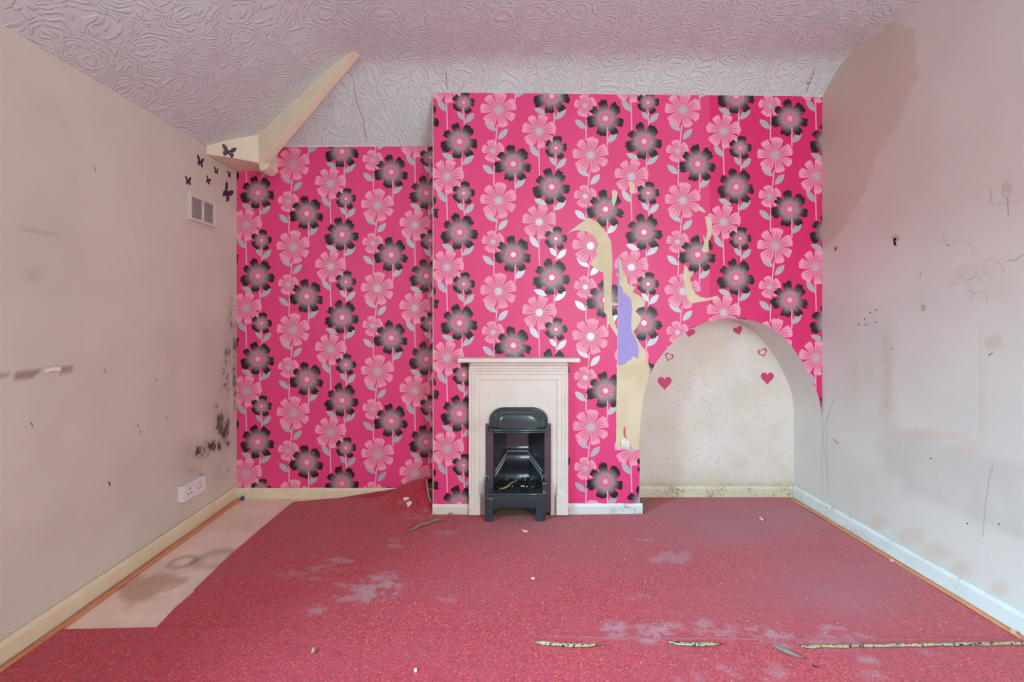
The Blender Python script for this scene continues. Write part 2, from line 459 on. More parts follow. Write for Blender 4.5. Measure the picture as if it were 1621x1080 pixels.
# ------------------------------------------------------------------ the room shell
def ceil_z(X, Y):
    zl = 2.098+.546*(X-XL)
    zb = 2.212+.89*(YB-Y)-.010*(X+.34)
    k = 34.0
    return -np.log(np.exp(-k*(zl-2))+np.exp(-k*(zb-2))+np.exp(-k*(ZC-2)))/k+2
xs = np.concatenate([np.linspace(XL-.02, XR+.02, 90)]); ys = np.concatenate([np.linspace(YR-.02, 1.6, 40), np.linspace(1.65, YB+.02, 50)])
me = grid(xs, ys, lambda x, y: (x, y, float(ceil_z(np.float64(x), np.float64(y)))))
ceiling = struct(obj('ceiling', me, M_ceil, None, True), 'white ceiling papered in embossed rose swirls, sloping at left and back')
me.flip_normals()
def ribbon(bm, pts, w, nrm):
    pts = [Vector(p) for p in pts]; nrm = Vector(nrm).normalized(); L = []; n = len(pts)
    for i, p in enumerate(pts):
        t = (pts[min(i+1, n-1)]-pts[max(i-1, 0)]).normalized(); s = t.cross(nrm).normalized()*w*.5
        L.append((bm.verts.new(p+s), bm.verts.new(p-s)))
    for a, c in zip(L[:-1], L[1:]): bm.faces.new((a[0], a[1], c[1], c[0]))
    return bm
def on_ceiling(px, py):
    dx, dz = (px-CX)/F, (CY-py)/F; Y = 2.0
    for k in range(60):
        Y = Y + (float(ceil_z(np.float64(dx*Y), np.float64(Y)))-.0015-(H+dz*Y))*.35
    return Vector((dx*Y, Y, H+dz*Y))
for pts in ([(560, 140), (566, 165), (575, 190), (580, 225)], [(706, 115), (707, 130), (708, 142)], [(1290, 108), (1284, 126), (1276, 148)]):
    bm = ribbon(bmesh.new(), [on_ceiling(*p) for p in pts], .004, (0, -.6, -.8)); part('crack', bm, M_crack, ceiling)
bm = ribbon(bmesh.new(), [on_ceiling(1276, 133), on_ceiling(1283, 130)], .010, (0, -.6, -.8)); part('crack', bm, M_crack, ceiling)

# left wall: a grid carrying its stains, with the window opening beside the viewer
lw_y = np.concatenate([[YR, WY0], np.linspace(WY0, WY1, 8)[1:], np.linspace(1.15, 2.2, 60), np.linspace(2.21, YB, 75)])
lw_z = np.concatenate([np.linspace(0, WZ0, 60), np.linspace(WZ0, WZ1, 80)[1:], np.linspace(WZ1, 2.25, 20)[1:]])
me = grid(lw_y, lw_z, lambda y, z: (XL, y, z))
bm = bmesh.new(); bm.from_mesh(me)
kill = [f for f in bm.faces if WY0 < f.calc_center_median().y < WY1 and WZ0 < f.calc_center_median().z < WZ1]
bmesh.ops.delete(bm, geom=kill, context='FACES')
bm.to_mesh(me); bm.free()
co = verts_np(me); X, Y, Z = co.T; qx, qy = px_of(co)
ok = Y > 1.0
n1 = fbm(Y*22, Z*22, 3); n2 = fbm(Y*70, Z*60, 9); n3 = fbm(Y*7, Z*7, 5)
mould = 0
for x, y, sx, sy, a in ((366, 500, 7, 40, .75), (362, 560, 8, 40, .9), (356, 610, 9, 36, .85), (352, 668, 14, 26, 1.15), (357, 690, 9, 22, 1.1), (346, 650, 12, 16, .75),
                        (338, 706, 24, 13, .75), (312, 716, 28, 18, .68), (300, 742, 28, 22, .45), (322, 752, 26, 16, .38), (344, 745, 26, 30, .40), (371, 585, 4, 90, 1.1)):
    mould = np.maximum(mould, a*np.exp(-((qx-x)/sx)**2-((qy-y)/sy)**2))
g = sstep(.30, .85, mould*(.12+1.15*sstep(.30, .70, .55*n1+.45*n2)))*.8*ok
g = np.clip(g + ok*mould*.16*sstep(.45, .6, n2), 0, .92)
tan = (.05*sstep(.5, .8, n3)+.95*np.clip(mould, 0, 1)*(.3+n1))*ok
scr = sstep(7, 3, seg_dist(qx, qy, [(-40, 604), (60, 591), (110, 584)]))*(n2 > .42)*.7*ok
scr = np.maximum(scr, sstep(3, 1, seg_dist(qx, qy, [(0, 360), (50, 366), (95, 375)]))*.35*ok)
scr = np.maximum(scr, .3*np.exp(-((qx-55)/12)**2-((qy-435)/12)**2)*ok)
set_stain(me, np.stack([np.maximum(np.minimum(tan*.62, .6), scr), g, .3*sstep(.4, .7, fbm(Y*3, Z*3, 12))], 1))
wall_left = struct(obj('wall_left', me, M_left), 'plain cream left wall with black mould in its far corner')
bm = bmesh.new()                                    # window reveals
for a in ((WY0-.02, WY0, WZ0, WZ1), (WY1, WY1+.02, WZ0, WZ1), (WY0-.02, WY1+.02, WZ0-.02, WZ0), (WY0-.02, WY1+.02, WZ1, WZ1+.02)):
    box(bm, XL-.2, XL-.0005, a[0], a[1], a[2], a[3])
window = struct(obj('window_1', bm, M_upvc), 'white window opening in the left wall beside the viewer')
bm = bmesh.new()
for a in ((WY0, WY0+.05, WZ0, WZ1), (WY1-.05, WY1, WZ0, WZ1), (WY0+.05, WY1-.05, WZ0, WZ0+.05), (WY0+.05, WY1-.05, WZ1-.05, WZ1), (.375, .425, WZ0+.05, WZ1-.05)):
    box(bm, XL-.12, XL-.06, a[0], a[1], a[2], a[3])
part('window_frame', bm, M_upvc, window)
bm = bmesh.new()
for (x, z) in ((130/1, 0),): pass
p0 = PL(70, 588); p1 = PL(96, 584)
bm = ribbon(bmesh.new(), [p0+Vector((.001,0,0)), (p0+p1)/2+Vector((.001,0,.004)), p1+Vector((.001,0,0))], .014, (1, 0, 0)); part('filler_smear', bm, M_backing, wall_left)
for x, y in ((173, 766), (150, 268), (222, 684), (247, 601), (166, 587), (218, 674), (263, 663), (50, 672), (361, 745)):
    p = PL(x, y); bm = ribbon(bmesh.new(), [p+Vector((.001, -.004, .009)), p+Vector((.001, .004, -.009))], .006, (1, 0, 0)); part('wall_mark', bm, M_dark if x in (173, 361) else M_crack, wall_left)

# right wall
rw_y = np.concatenate([np.linspace(YR, 1.4, 6), np.linspace(1.45, YB, 125)]); rw_z = np.linspace(0, 2.62, 215)
me = grid(rw_y, rw_z, lambda y, z: (XR, y, z)); me.flip_normals()
co = verts_np(me); X, Y, Z = co.T; qx, qy = px_of(co); ok = (Y > 1.3)*1.0
n1 = fbm(Y*14, Z*14, 31); n2 = fbm(Y*50, Z*50, 33); n3 = fbm(Y*5, Z*5, 35)
wx = qx+(n1-.5)*16; wy = qy+(fbm(Y*14, Z*14, 39)-.5)*16
damp = softpoly([(1290, 130), (1345, 83), (1412, 30), (1446, 46), (1454, 85), (1452, 120), (1435, 165), (1420, 200), (1385, 255), (1370, 305), (1347, 340), (1320, 382), (1302, 395), (1260, 400), (1260, 140)], wx, wy, 4)*.5
damp = np.maximum(damp, .35*np.exp(-((qx-1310)/16)**2-((qy-180)/90)**2)*n1*1.6)
smear = .55*np.exp(-((qx-1404)/9)**2)*sstep(500, 560, qy)*sstep(690, 640, qy)*n2*1.6
smear = np.maximum(smear, .34*np.exp(-((qx-1553)/4)**2)*sstep(480, 540, qy)*sstep(720, 690, qy)*n2*1.5)
smear = np.maximum(smear, .45*softpoly([(1560, 533), (1584, 530), (1585, 553), (1558, 553)], qx, qy, 2))
smear = np.maximum(smear, .35*np.exp(-((qx-1352)/10)**2-((qy-600)/26)**2)); smear = np.maximum(smear, .35*np.exp(-((qx-1374)/8)**2-((qy-590)/24)**2))
damp = np.maximum(damp, smear)
grey = softpoly([(1413, 676), (1480, 700), (1545, 715), (1621, 735), (1760, 770), (1760, 900), (1621, 852), (1560, 834), (1500, 805), (1440, 785), (1405, 745), (1380, 695)], wx, wy, 14)*.42*(.5+.5*n1)
grey = np.maximum(grey, .16*softpoly([(1320, 480), (1412, 480), (1412, 690), (1330, 680)], wx, wy, 18))
pink = np.zeros_like(qx)
for x, y, sx, sy, a in ((1388, 826, 22, 13, .6), (1440, 850, 26, 18, .55), (1480, 872, 28, 18, .6), (1520, 900, 22, 18, .6), (1582, 932, 18, 15, .7), (1475, 690, 60, 9, .6), (1530, 708, 30, 12, .45), (1440, 690, 22, 9, .4), (1585, 445, 40, 45, .18)):
    pink = np.maximum(pink, .8*a*sstep(.25, .75, np.exp(-((wx-x)/sx)**2-((wy-y)/sy)**2)))
set_stain(me, np.stack([damp*ok, grey*ok, pink*ok], 1))
wall_right = struct(obj('wall_right', me, M_right), 'patchy stained right wall with pencil scribbles')
EPS = Vector((-.0012, 0, 0))
def wall_line(pts, w, mat, name='pencil_scribble'):
    part(name, ribbon(bmesh.new(), [PR(*p)+EPS for p in pts], w*.7, (-1, 0, 0)), mat, wall_right)
wall_line([(1313, 740), (1306, 722), (1303, 700), (1304, 680), (1311, 655), (1318, 640), (1317, 625), (1320, 610), (1325, 612), (1328, 622), (1324, 632), (1318, 640)], .003, M_pencil)
wall_line([(1312, 655), (1309, 680), (1308, 720), (1311, 778)], .003, M_pencil)
wall_line([(1573, 732), (1566, 760), (1560, 800), (1556, 850)], .003, M_pencil)
wall_line([(1594+7*math.cos(a), 301+12*math.sin(a)) for a in np.linspace(0, 6.28, 16)], .003, M_pencil)
wall_line([(1594+3*math.cos(a), 299+4*math.sin(a)) for a in np.linspace(0, 6.28, 10)], .003, M_crayon)
wall_line([(1595, 313), (1596, 328), (1597, 342)], .005, M_crayon); wall_line([(1574, 324), (1594, 321), (1618, 317)], .0025, M_pencil)
wall_line([(1572, 324), (1569, 312), (1570, 300)], .0025, M_pencil)
wall_line([(1594, 414), (1600, 412), (1606, 413), (1611, 409), (1618, 405), (1621, 402)], .005, M_crayon)
wall_line([(1506, 382), (1520, 381), (1532, 384), (1539, 390), (1541, 402)], .002, M_pencil)
for k in range(9):
    c = (1525+random.uniform(-14, 50), 440+random.uniform(-18, 36)); r = random.uniform(6, 18); a0 = random.uniform(0, 6)
    wall_line([(c[0]+r*math.cos(a0+t), c[1]+r*.9*math.sin(a0+t*1.1)) for t in np.linspace(0, 4.5, 14)], .002, M_crayon if k % 3 else M_pencil)
def wall_blob(name, pts, mat, lift=1):
    bm = bmesh.new(); bm.faces.new([bm.verts.new(PR(*p)+EPS*lift) for p in pts]); bmesh.ops.recalc_face_normals(bm, faces=bm.faces[:]); part(name, bm, mat, wall_right)
wall_blob('plaster_chip', [(1411, 376), (1417, 370), (1425, 378), (1421, 382), (1413, 379)], M_chip)
wall_blob('plug_hole', [(1415, 377), (1420, 377), (1418, 382), (1420, 389), (1416, 389), (1415, 384)], M_dark, 2)
wall_blob('plaster_chip', [(1320, 391), (1324, 388), (1326, 391), (1324, 397), (1320, 398)], M_chip); wall_blob('plug_hole', [(1323, 392), (1325, 392), (1324, 396), (1322, 396)], M_dark, 2)
wall_blob('plaster_chip', [(1458, 483), (1463, 481), (1466, 486), (1464, 492), (1459, 493)], M_chip)
wall_blob('plaster_chip', [(1317, 694), (1320, 694), (1328, 701), (1329, 704), (1324, 703)], M_chip)
for x, y in ((1388, 491), (1378, 495), (1370, 505), (1387, 510), (1360, 514), (1371, 514), (1571, 560), (1567, 562), (1532, 829), (1582, 830), (1474, 726), (1502, 388), (1412, 552)):
    wall_blob('pin_hole', [(x+1.1*math.cos(a), y+1.3*math.sin(a)) for a in np.linspace(0, 6.28, 7)[:-1]], M_dark, 2)
wall_line([(x, y) for x, y in ((1493, 380), (1495, 375), (1499, 376), (1499, 382), (1495, 383), (1493, 380))], .004, M_pencil)
wall_line([(1458, 430), (1457, 440)], .008, M_pencil)

# front (behind the viewer)
bm = bmesh.new(); box(bm, XL-.2, XR+.1, YR-.1, YR, 0, 2.6); struct(obj('wall_front', bm, M_rear), 'cream wall behind the viewer')

# alcove / niche back wall
ARCH = [(1013, 850), (1012.5, 760), (1013, 700), (1014, 665), (1018, 630), (1026, 600), (1038, 575), (1053, 555), (1072, 536), (1093, 521), (1115, 511), (1140, 505.5), (1165, 504), (1190, 507), (1213, 515), (1234, 529), (1254, 549), (1272, 575), (1285, 601), (1294, 622), (1299, 642), (1301.3, 662)]
bx = np.concatenate([np.linspace(XL-.02, .75, 30), np.linspace(.78, XR+.02, 110)]); bz = np.linspace(0, 2.5, 200)
me = grid(bx, bz, lambda x, z: (x, YB, z))
co = verts_np(me); X, Y, Z = co.T; qx, qy = px_of(co); ok = (X > .8)*1.0
n1 = fbm(X*9, Z*9, 51); n2 = fbm(X*85, Z*85, 53); n3 = fbm(X*30, Z*30, 55)
speck = np.clip(.15+.9*np.exp(-((qx-1130)/75)**2-((qy-640)/80)**2)+.6*np.exp(-((qy-765)/50)**2), 0, 1)
low = sstep(700, 775, qy)*.35*n1+.8*sstep(757, 771, qy)*n3
set_stain(me, np.stack([np.clip(low, 0, .7)*ok, speck*.7*ok, (.35*sstep(.4, .65, n1))*ok], 1))
wall_back = struct(obj('wall_back', me, M_niche), 'back wall with papered alcove, chimney breast and arched niche')

# chimney breast: face with fireplace hole and arch, reveals running back
X0 = (685-CX)/F*YF
face_outer = [(685, 830), (685, 100), (1302, 100), (1302, 664)] + [p for p in ARCH[::-1]][1:]
face_outer[-1] = (1013, 830)
FHOLE = [(773, 822), (773, 672), (776, 655), (786, 648), (856, 648), (866, 655), (870, 672), (870, 822)]
fo = [(685, 818)] + [(685, 100), (1302, 100), (1302, 664)] + ARCH[::-1][1:-1] + [(1012.5, 818)] + [(870, 818)] + FHOLE[::-1][1:-1] + [(773, 818)]
ex = [(x, y) for x in range(700, 1300, 12) for y in range(150, 815, 12)]
V, T = cut_sheet(fo, [], ex)
bm = sheet_mesh(V, T, lambda x, y: P(x, y, YF))
bmr = bmesh.new()
for i in range(len(ARCH)-1):                        # reveal of the arch
    a, c = P(*ARCH[i], YF), P(*ARCH[i+1], YF)
    a.z = max(a.z, 0); f = bmr.faces.new([bmr.verts.new(v) for v in (a, c, c+Vector((0, YB-YF, 0)), a+Vector((0, YB-YF, 0)))])
ed = [v for v in bm.verts]
bmesh.ops.remove_doubles(bm, verts=bm.verts[:], dist=.0006)
zt = P(685, 100, YF).z
bm.faces.new([bm.verts.new(v) for v in ((X0, YF, 0), (X0, YF, zt), (X0, YB, zt), (X0, YB, 0))])
bmesh.ops.recalc_face_normals(bm, faces=bm.faces[:])
me = bpy.data.meshes.new('chimney_breast'); bm.to_mesh(me); bm.free(); me.materials.append(M_plaster)
co = verts_np(me); X, Y, Z = co.T; qx, qy = px_of(co)
n1 = fbm(X*12, Z*12, 61); n2 = fbm(X*60, Z*60, 63)
set_stain(me, np.stack([.15*sstep(.5, .7, n1)*sstep(640, 720, qy), .12*sstep(.62, .72, n2)*sstep(560, 700, qy), .6*sstep(.4, .6, n1)], 1))
breast = obj('chimney_breast', me, None, wall_back)
wl = P(*ARCH[-1], YF)
for z0_, z1_ in ((wl.z, wl.z-.06), (wl.z-.06, .3), (.3, .088)):
    bmr.faces.new([bmr.verts.new(v) for v in ((wl.x, YF, z0_), (wl.x, YF, z1_), (wl.x, YB, z1_), (wl.x, YB, z0_))])
bmesh.ops.remove_doubles(bmr, verts=bmr.verts[:], dist=.0006); bmesh.ops.recalc_face_normals(bmr, faces=bmr.faces[:])
reveal = obj('arch_reveal', bmr, M_right, wall_back, True)

# wallpaper strips
def zm(pts, ox, oy, k): return [(ox+x/k, oy+y/k) for x, y in pts]
z5 = lambda *p: zm(p, 860, 290, 4.32)
z4 = lambda *p: zm(p, 940, 440, 3.858)
T1 = z5((155,352),(190,322),(240,285),(310,235),(370,265),(420,320),(460,390),(466,410),(475,560),(470,640),(468,760),(469,815),(510,822),(510,836),(470,838),(472,900),(505,1000),(515,1062),(480,1012),(440,942),(436,905),(415,880),(418,800),(413,720),(412,615),(370,595),(322,555),(345,520),(370,490),(360,455),(378,420),(360,385),(350,365),(300,330),(240,322),(192,330))
T2 = z5((514,486),(530,525),(545,600),(575,650),(580,685),(600,700),(632,710),(612,745),(660,770),(700,808),(695,842),(650,856),(630,880),(648,892),(672,925),(655,965),(618,1016)) + z4((262,372),(300,425),(322,480),(343,556)) + [(1026, 600), (1018, 630), (1014, 665), (1012.5, 712)] + z4((255,1052),(225,1030),(195,1046),(170,1040),(150,1048),(135,1036)) + [(975.5, 650), (977.3, 540), (978, 430)]
T3 = z5((1052,152),(1085,165),(1108,190),(1112,200),(1095,200),(1062,182))
T4 = z5((1105,226),(1150,236),(1155,300),(1150,360),(1130,400),(1132,470),(1098,476),(1083,462),(1100,410),(1092,345),(1112,385),(1122,320))
T5 = z5((965,560),(982,570),(1000,610),(1032,600),(1020,635),(1002,640),(1020,720),(1050,772),(1120,788),(1195,768),(1192,790),(1100,808),(1010,822),(985,790),(970,720),(958,640))
T6 = z5((470,50),(490,46),(510,60),(502,110),(480,168),(468,120))
T7 = z5((586,-8),(606,-14),(628,10),(622,60),(602,78),(590,40))
TEARS = [T1, T2, T3, T4, T5, T6, T7]
def top_y(x): return 143+max(0, x-686)*2/320+(max(0, x-1000)/298)**1.5*7
def strip(x0, x1, ybot, plane, holes, tint, ref, scale, topf, label=None):
    n = 6
    outer = [(x0+(x1-x0)*i/n, topf(x0+(x1-x0)*i/n)) for i in range(n+1)] + [(x1, ybot), (x0, ybot)]
    hs = [h for h in holes if max(p[0] for p in h) > x0 and min(p[0] for p in h) < x1]
    ex = [(x, y) for x in np.arange(x0+8, x1-4, 24) for y in np.arange(180, ybot-8, 24)]
    V, T = cut_sheet(outer, hs, ex)
    bm = sheet_mesh(V, T, lambda x, y: P(x, y, plane-.0016), (0, .0012, 0))
    uvl = bm.loops.layers.uv.new('UVMap')
    for f in bm.faces:
        for l in f.loops:
            c = l.vert.co; px = CX+c.x*F/(plane-.0016); py = CY-(c.z-H)*F/(plane-.0016)
            l[uvl].uv = ((px-ref[0])/scale, (py-ref[1])/scale)
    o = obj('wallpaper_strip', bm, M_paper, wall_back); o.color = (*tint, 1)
    if label: o['label'] = label
    return o
arch_hole = [(1008, 900), (1012.5, 760)] + ARCH[2:] + [(1303, 664), (1340, 664), (1340, 900)]
fire_hole = [(762, 900), (762, 625), (882, 625), (882, 900)]
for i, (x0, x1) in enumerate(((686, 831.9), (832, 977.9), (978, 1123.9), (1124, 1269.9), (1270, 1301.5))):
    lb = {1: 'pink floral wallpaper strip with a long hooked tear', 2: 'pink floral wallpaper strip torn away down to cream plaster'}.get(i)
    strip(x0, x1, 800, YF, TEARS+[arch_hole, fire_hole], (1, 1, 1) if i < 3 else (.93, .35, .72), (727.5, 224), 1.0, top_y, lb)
for x0, x1 in ((372.5, 503.4), (503.5, 636.9), (637, 689)):
    strip(x0, x1, 774, YB, [], (1, 1, 1), (408, 305.6), .9145, lambda x: 233-(x-440)*.006)
lil = z5((513,500),(522,600),(520,690),(545,722),(540,745),(575,765),(600,800),(608,860),(600,960),(606,1018)) + z4((238,340),(262,385),(276,440),(268,495),(240,478),(222,505),(205,508),(190,528),(160,536),(146,530)) + [(978.3, 520), (978.5, 440)]
V, T = cut_sheet(lil, []); part('lilac_paper_remnant', sheet_mesh(V, T, lambda x, y: P(x, y, YF-.0008), (0, .0006, 0)), M_lilac, wall_back)['label'] = 'lilac older paper left inside the tear'
bm = bmesh.new()                                    # curled white flake at the foot of the tear
g_ = [[P(983+i*4.5, 697+j*4.5-(i == 1)*3+(i == 3)*3, YF-.003-.006*math.sin(j*1.2)-.004*(i % 2)) for i in range(4)] for j in range(4)]
vv = [[bm.verts.new(p) for p in r] for r in g_]
for j in range(3):
    for i in range(3): bm.faces.new((vv[j][i], vv[j][i+1], vv[j+1][i+1], vv[j+1][i]))
part('torn_paper_flap', bm, M_backing, wall_back, True)['label'] = 'white curled flake of torn paper'
bm = bmesh.new(); bm.faces.new([bm.verts.new(P(x, y, YF-.004)) for x, y in ((988, 677), (990, 676), (989.5, 687), (992, 693), (990, 694), (987, 686))]); part('torn_paper_flap', bm, M_heart, wall_back)

# floor
fx = np.concatenate([np.linspace(XL-.05, -.55, 90), np.linspace(-.45, XR+.05, 14)]); fy = np.concatenate([np.linspace(YR-.05, 1.45, 8), np.linspace(1.5, YB+.05, 100)])
me = grid(fx, fy, lambda x, y: (x, y, 0))
co = verts_np(me); X, Y, Z = co.T; qx, qy = px_of(co); ok = (Y > 1.2)*1.0
n1 = fbm(X*10, Y*10, 71); n2 = fbm(X*35, Y*35, 73)
def ringm(px, py, rad, w):
    c = PF(px, py); d = np.hypot(X-c.x, Y-c.y); return np.exp(-((d-rad)/w)**2)
ring = .5*ringm(289, 890, .050, .016)+.35*ringm(342, 885, .080, .026)+.12*(np.hypot(X-PF(342, 885).x, Y-PF(342, 885).y) < .08)
wht = .8*np.exp(-((qx-321)/7)**2-((qy-900.5)/3)**2)+.5*np.exp(-((qx-330)/28)**2-((qy-855)/8)**2)*n1
brown = .55*softpoly([(180, 925), (260, 905), (300, 918), (250, 945), (190, 960)], qx+(n1-.5)*40, qy+(n2-.5)*20, 8)
brown = np.maximum(brown, .8*(X > -.52)*(Y > 2.55))
set_stain(me, np.clip(np.stack([ring, wht, brown], 1)*ok[:, None], 0, 1))
floor = struct(obj('floor', me, M_floor), 'bare beige floor lining with grey ring stains left of the carpet')

# ------------------------------------------------------------------ skirting boards
def skirting(name, a, b_, nrm, h, th, mat, label, z0=0.0, bulge=0.0):
    """board from a to b_ along the floor, th thick towards nrm, chamfered top edge, 2.5 mm gap to the wall"""
    a, b_ = Vector(a), Vector(b_); n = Vector(nrm); prof = [(.004, z0), (th, z0), (th, h*.80), (th*.72, h*.93), (th*.55, h), (.004, h)]
    bm = bmesh.new(); N = 12; rings = []
    for i in range(N+1):
        p = a.lerp(b_, i/N); w = .0015*math.sin(i*1.7)+.001*math.sin(i*3.1)
        rings.append([bm.verts.new(p+n*d+Vector((0, 0, z+(w if z > .03 else 0)))) for d, z in prof])
    for r0, r1 in zip(rings[:-1], rings[1:]):
        for k in range(len(prof)): bm.faces.new((r0[k], r0[(k+1) % len(prof)], r1[(k+1) % len(prof)], r1[k]))
    bm.faces.new(rings[0]); bm.faces.new(rings[-1][::-1]); bmesh.ops.recalc_face_normals(bm, faces=bm.faces[:])
    return struct(obj(name, bm, mat), label)
skirting('baseboard_left', (XL, YR, 0), (XL, YB-.016, 0), (1, 0, 0), .078, .016, M_skirt, 'cream painted skirting board along the left wall', .006)
skirting('baseboard_right', (XR, YR, 0), (XR, YB-.016, 0), (-1, 0, 0), .082, .016, M_skirtw, 'white scuffed skirting board along the right wall', .006)
skirting('baseboard_back', (XL+.001, YB, 0), (X0-.001, YB, 0), (0, -1, 0), .063, .018, M_skirt, 'cream skirting board below the papered alcove')
skirting('baseboard_niche', ((1012-CX)/F*YB*.93, YB, 0), (XR-.001, YB, 0), (0, -1, 0), .075, .014, M_skirtd, 'dirty cream skirting board at the back of the niche')
skirting('baseboard_chimney_left', (X0, YF, 0), ((743-CX)/F*YF, YF, 0), (0, -1, 0), .063, .016, M_surround, 'short cream skirting piece left of the fireplace')
skirting('baseboard_chimney_right', ((899-CX)/F*YF, YF, 0), ((1016-CX)/F*YF, YF, 0), (0, -1, 0), .066, .016, M_skirtw, 'short white skirting piece between fireplace and niche')

# ------------------------------------------------------------------ boxed beam in the left corner
yp = lambda px: 2.70+(px-409)*(2.38-2.70)/(563-409)
beam_top = empty('trim_1', P(409, 263, 2.70)); struct(beam_top, 'cream boxed beam running diagonally up the ceiling valley at left')
lo = [P(409, 263, 2.70), P(485, 171, yp(485)), P(563, 77, 2.38)]
up = [P(555, 66, yp(555)), P(485, 120, yp(485)), P(440, 160, yp(440)), P(405, 205, 2.705)]
bm = bmesh.new(); prism(bm, lo+up, (.030, .036, .004)); bevel(bm, .003, 2); part('diagonal_board', bm, M_beam, beam_top)
A0 = PL(326, 246); A1 = P(412, 264, 2.705); zs = 2.053
soff = [Vector((XL, A0.y, zs+.015)), Vector((XL+.10, A0.y+.045, zs)), Vector((A1.x, A1.y, zs)), Vector((A1.x+.03, YB, zs)), Vector((XL, YB, zs))]
soff[0].z = zs
bm = bmesh.new(); prism(bm, soff, (0, 0, .22)); bevel(bm, .006, 2, 30); part('soffit_box', bm, M_beam, beam_top)
bm = bmesh.new(); prism(bm, [P(409, 258, 2.70), P(426, 259, 2.70), P(425, 264, 2.70), P(418, 269, 2.70), P(411, 270, 2.70)], (.0, .12, 0)); bevel(bm, .003); part('board_end', bm, M_beam, beam_top)
bm = ribbon(bmesh.new(), [P(498, 112, yp(498)-.006), P(505, 107, yp(505)-.006), P(513, 98, yp(513)-.008)], .014, (0, -1, 0)); part('peeling_paper_edge', bm, M_backing, beam_top)

# ------------------------------------------------------------------ carpet sheets
def carpet_z(x, y, lift=True):
    z = .009 if lift else .0145
    if lift:
        u = np.clip((x+.76)/.34, 0, 1); v = np.clip((y-2.58)/.26, 0, 1)
        z = z + .128*(u*u*(3-2*u))*(v**1.35) if x < -.36 else z
        z += .0016*math.sin(x*9+y*5)+.0012*math.sin(x*4-y*13)
    return z
def carpet(name, outer, step, label, seed, lift=True):
    pts = []
    xsn = [p[0] for p in outer]; ysn = [p[1] for p in outer]
    for x in np.arange(min(xsn), max(xsn), step):
        for y in np.arange(min(ysn), max(ysn), step):
            if inside(outer, x, y): pts.append((x+random.uniform(-.1, .1)*step, y+random.uniform(-.1, .1)*step))
    V, T = cut_sheet(outer, [], pts)
    bm = sheet_mesh(V, T, lambda x, y: Vector((x, y, carpet_z(x, y, lift))), (0, 0, -.008))
    me = bpy.data.meshes.new(name); bm.to_mesh(me); bm.free(); me.materials.append(M_carpet)
    co = verts_np(me); X, Y, Z = co.T; qx, qy = px_of(co)
    n1 = fbm(X*18, Y*30, 81); n2 = fbm(X*48, Y*70, 83); n3 = fbm(X*5, Y*5, 85)
    nn = sstep(.30, .68, .45*n1+.55*n2); m = np.zeros_like(X)
    for x, y, sx, sy, a in ((597, 930, 34, 17, .95), (575, 948, 45, 6, .7), (620, 912, 20, 8, .5), (537, 888, 18, 5, .8), (515, 902, 28, 6, .6), (502, 916, 14, 5, .5), (544, 926, 16, 4, .6), (500, 970, 18, 10, .75), (460, 910, 30, 8, .3),
                            (625, 860, 16, 7, .7), (705, 844, 16, 5, .5), (712, 946, 16, 6, .45), (640, 797, 9, 6, .5), (668, 815, 30, 9, .45), (1070, 882, 24, 10, .55), (1040, 887, 14, 4, .6), (1020, 855, 14, 4, .8),
                            (1010, 945, 24, 5, .35), (973, 998, 18, 13, .7), (1040, 1003, 36, 15, .9), (1062, 994, 20, 8, .6), (1115, 990, 20, 9, .6), (1140, 1002, 34, 12, .55), (1196, 998, 22, 6, .9), (1224, 1008, 28, 9, 1.0), (1245, 1022, 24, 8, .8),
                            (1318, 996, 22, 5, .8), (1340, 1012, 40, 10, .7), (1300, 1016, 40, 8, .6), (1366, 1044, 20, 7, .8), (1160, 1056, 22, 10, .55), (1225, 1066, 22, 14, .6), (1480, 1030, 34, 6, .5), (1095, 1075, 30, 6, .5), (1375, 1070, 20, 8, .5)):
        m = np.maximum(m, a*.85*sstep(.22, .70, np.exp(-((qx-x)/(sx*1.2))**2-((qy-y)/(sy*1.2))**2)*(.08+1.25*nn)))
    brown = softpoly([(1008, 800), (1012, 782), (1046, 784), (1040, 793), (1030, 802), (1024, 814)], qx+(n1-.5)*6, qy, 2)*.9
    dust = .75*np.exp(-((qx-1180)/150)**2-((qy-820)/38)**2)+.55*np.exp(-((qx-1330)/170)**2-((qy-930)/60)**2)+.25*np.exp(-((qx-980)/170)**2-((qy-840)/50)**2)+.2*np.exp(-((qx-800)/120)**2-((qy-830)/30)**2)
    dust = np.clip(dust, 0, .8)*(.5+.9*n3)
    set_stain(me, np.clip(np.stack([m, brown, dust], 1), 0, 1))
    o = obj(name, me, None, None, True); tag(o, label, 'carpet'); return o
GL, GR = XL+.062, XR-.052                           # gripper rods lie between skirting and carpet
left_edge = [PF(*p) for p in ((464, 797), (424.7, 830), (366.7, 879), (308.6, 935.6), (306, 941), (277, 965.5), (244, 1000))]
yseam = [PF(244, 1002).y+.001, PF(1621, 1024).y]
YS0, YS1 = 1.648, 1.592
back_outer = [(p.x, p.y) for p in left_edge[::-1]] + [(-.95, YB-.02), (-.60, YB-.024), (-.41, YB-.03), (-.372, 2.70), (-.345, 2.665), (-.33, YF-.018), (.02, YF-.03), (.30, YF-.03), (.42, YF-.018), (.87, YF-.018), (.885, YB-.016), (GR+.01, YB-.018), (GR, 2.6), (GR, YS1-.03), (.5, YS1-.03), (-.3, YS0-.05), (-.8, YS0-.03)]
back_outer[0] = (back_outer[0][0], YS0+.002)
carpet('carpet', back_outer, .014, 'red flecked carpet with worn grey patches, its corner curled up beside the chimney breast', 1)
front_outer = [(GL, YS0-.012), (GL+.3, YS0-.002), (-.9, YS0), (-.3, YS0-.020), (.5, YS1), (GR, YS1-.004), (GR, 1.2), (GR, YR+.02), (GL, YR+.02), (GL, 1.2)]
